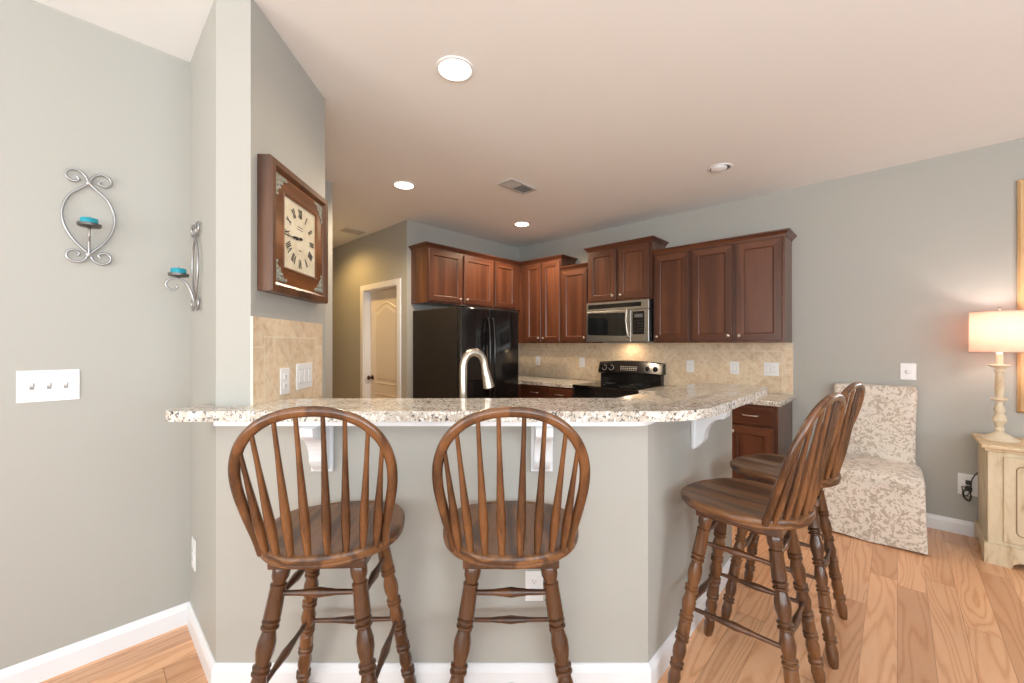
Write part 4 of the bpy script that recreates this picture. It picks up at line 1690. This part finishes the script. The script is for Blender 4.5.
def bracket(bm, axis, L, fixed, th, H=0.125, foot=0.11):
    """apron with a scalloped cut-out; axis 'x' or 'y'"""
    pts = [(0, 0), (0, H), (L, H), (L, 0), (L - foot, 0)]
    c = [(L - foot - 0.008, 0.025), (L - foot - 0.03, 0.04), (L - foot - 0.05, 0.042), (L - foot - 0.065, 0.06), (L - foot - 0.1, 0.07)]
    pts += c
    pts += [(L - p, q) for p, q in c[::-1]] + [(foot, 0)]
    def mk(u_, z, k):
        return (u_, fixed + k * th, z) if axis == 'x' else (fixed + k * th, -u_, z)
    A = [bm.verts.new(mk(u_, z, 0)) for u_, z in pts]
    B = [bm.verts.new(mk(u_, z, 1)) for u_, z in pts]
    bm.faces.new(A); bm.faces.new(B[::-1])
    for i in range(len(pts)):
        bm.faces.new((A[i], A[(i + 1) % len(pts)], B[(i + 1) % len(pts)], B[i]))


bm = bmesh.new()
bracket(bm, 'x', CSW + 0.008, -CSD - 0.006, 0.02)
for q in bm.verts:
    q.co.x -= 0.004
bracket(bm, 'y', CSD - 0.016, -0.004, 0.02, foot=0.09)
bracket(bm, 'y', CSD - 0.016, CSW - 0.016, 0.02, foot=0.09)
new('bracket_base', bm, 'antique', e)
for i in range(2):
    a = 0.075 + i * 0.51
    b = a + 0.49
    bm = bmesh.new()
    box(bm, a, b, -CSD - 0.0, -CSD + 0.010, 0.15, CSH - 0.065, 0, 0.002, 1)
    pr = rounded([(a + 0.05, 0.20), (b - 0.05, 0.20), (b - 0.05, CSH - 0.115), (a + 0.05, CSH - 0.115)], [0.03] * 4, 4)
    tube(bm, [(x, -CSD - 0.001, z) for x, z in pr], 0.003, 6, 1, closed=True)
    d = new('chest_door', bm, ['antique', 'scribe'], e)
    knob(d, (b - 0.025) if i == 0 else (a + 0.025), -CSD - 0.0, 0.43, 'bronze')

# plug and cords
e = empty('power_plug', 'black plug and looped cord in the outlet beside the chest', 'plug', (*sd(4.325, 0.0), 0.36), RB)
bm = bmesh.new()
box(bm, -0.014, 0.014, -0.042, -0.0098, 0.006, 0.034, 0, 0.004, 2)
box(bm, -0.016, 0.016, -0.052, -0.0098, -0.036, -0.006, 0, 0.004, 2)
new('plug_body', bm, 'cord', e)
bm = bmesh.new()
tube(bm, spline([(0, -0.04, 0.02), (0.005, -0.07, 0.0), (-0.03, -0.075, -0.03), (-0.025, -0.07, -0.08), (0.0, -0.065, -0.10), (0.010, -0.06, -0.06), (-0.01, -0.07, -0.02), (-0.03, -0.075, -0.06), (0.0, -0.06, -0.095), (0.011, -0.03, -0.04), (0.014, -0.022, 0.03), (0.028, -0.0135, 0.07), (0.045, -0.0125, 0.10)], 7), 0.0033, 8)
tube(bm, spline([(0, -0.05, -0.02), (0.0, -0.085, -0.03), (-0.035, -0.08, 0.0), (-0.02, -0.06, -0.07), (0.0, -0.05, -0.05), (0.011, -0.016, -0.02)], 7), 0.003, 8)
new('cord', bm, 'cord', e, 60)

# ------------------------------------------------------------------ table lamp
ls, ld = 4.372 + 0.0, 0.215
# put the lamp so that it projects left of centre of the chest top
lpx = (999.5 - 512) / F_PX
ax = K.x - v.x * ld; az = K.y - v.y * ld
ls = (lpx * az - ax) / (w.x - lpx * w.y)
e = empty('table_lamp', 'cream turned table lamp with a drum shade on the chest', 'lamp', (*sd(ls, ld), CSH + 0.0005), RB)
bm = bmesh.new()
soft = [(0.086, 0), (0.086, 0.006), (0.080, 0.012), (0.066, 0.016), (0.060, 0.024), (0.046, 0.034), (0.034, 0.040), (0.020, 0.052)]
lathe(bm, soft, 32)
new('lamp_base', bm, 'lampcream', e, 40)
bm = bmesh.new()
lathe(bm, [(0.018, 0.052), (0.024, 0.07), (0.016, 0.085), (0.022, 0.105), (0.034, 0.125), (0.030, 0.15), (0.018, 0.17), (0.026, 0.19), (0.024, 0.21), (0.014, 0.235), (0.016, 0.25), (0.036, 0.258), (0.040, 0.264), (0.036, 0.270), (0.017, 0.275),
           (0.019, 0.29), (0.022, 0.32), (0.020, 0.40), (0.017, 0.44), (0.026, 0.446), (0.026, 0.452), (0.018, 0.456), (0.020, 0.465), (0.044, 0.480), (0.048, 0.486), (0.044, 0.490), (0.016, 0.492), (0.016, 0.56), (0.012, 0.56)], 32)
new('turned_column', bm, 'lampcream', e, 35)
SH0, SH1, SR = 0.572, 0.835, 0.134
bm = bmesh.new()
lathe(bm, [(SR, SH0), (SR * 0.985, SH1), (SR * 0.985 - 0.002, SH1), (SR - 0.002, SH0)], 56, 0, cap=False)
vs = list(bm.verts)
seg = 56
for i in range(seg):
    bm.faces.new((vs[i], vs[(i + 1) % seg], vs[3 * seg + (i + 1) % seg], vs[3 * seg + i]))
new('lamp_shade', bm, 'shade', e, 40)
bm = bmesh.new()
for zz, rr in ((SH0, SR), (SH1, SR * 0.985)):
    tube(bm, [(rr * math.cos(i / 48 * 2 * PI), rr * math.sin(i / 48 * 2 * PI), zz) for i in range(48)], 0.0022, 6, closed=True)
for a in range(3):
    th = a * 2 * PI / 3
    tube(bm, [(0.006 * math.cos(th), 0.006 * math.sin(th), SH1 - 0.02), (SR * 0.97 * math.cos(th), SR * 0.97 * math.sin(th), SH1 - 0.004)], 0.0015, 6)
lathe(bm, [(0.004, 0.56), (0.004, SH1 + 0.002), (0.003, SH1 + 0.006), (0.009, SH1 + 0.016), (0.009, SH1 + 0.024), (0.002, SH1 + 0.032)], 14)
new('harp_and_finial', bm, 'nickel', e, 50)
bm = bmesh.new()
lathe(bm, [(0.012, 0.562), (0.014, 0.59), (0.03, 0.63), (0.032, 0.655), (0.022, 0.68), (0.004, 0.69)], 20)
new('light_bulb', bm, emis('lamp_bulb', (1.0, 0.78, 0.58, 1), 8), e, 40)
bx, by_ = sd(ls, ld)
light('table_lamp_light', 'POINT', (bx, by_, CSH + 0.73), 5.0, (1.0, 0.85, 0.76), 0.035)

# ------------------------------------------------------------------ framed mirror at the right edge
MS0, MWD, MZA, MZB = 4.545, 0.85, 0.90, 2.46
e = empty('wall_mirror', 'tall gilt-framed mirror above the chest at the right edge', 'mirror', (*sd(MS0, 0), MZA), RB)
bm = bmesh.new()
ringframe(bm, 0, MWD, 0, MZB - MZA, [(0, -0.002), (0, -0.022), (0.012, -0.034), (0.03, -0.036), (0.06, -0.026), (0.085, -0.024), (0.09, -0.016), (0.09, -0.002)])
new('mirror_frame', bm, 'gilt', e)
bm = bmesh.new()
box(bm, 0.088, MWD - 0.088, -0.012, -0.004, 0.088, MZB - MZA - 0.088)
new('mirror_pane', bm, 'mirror', e)
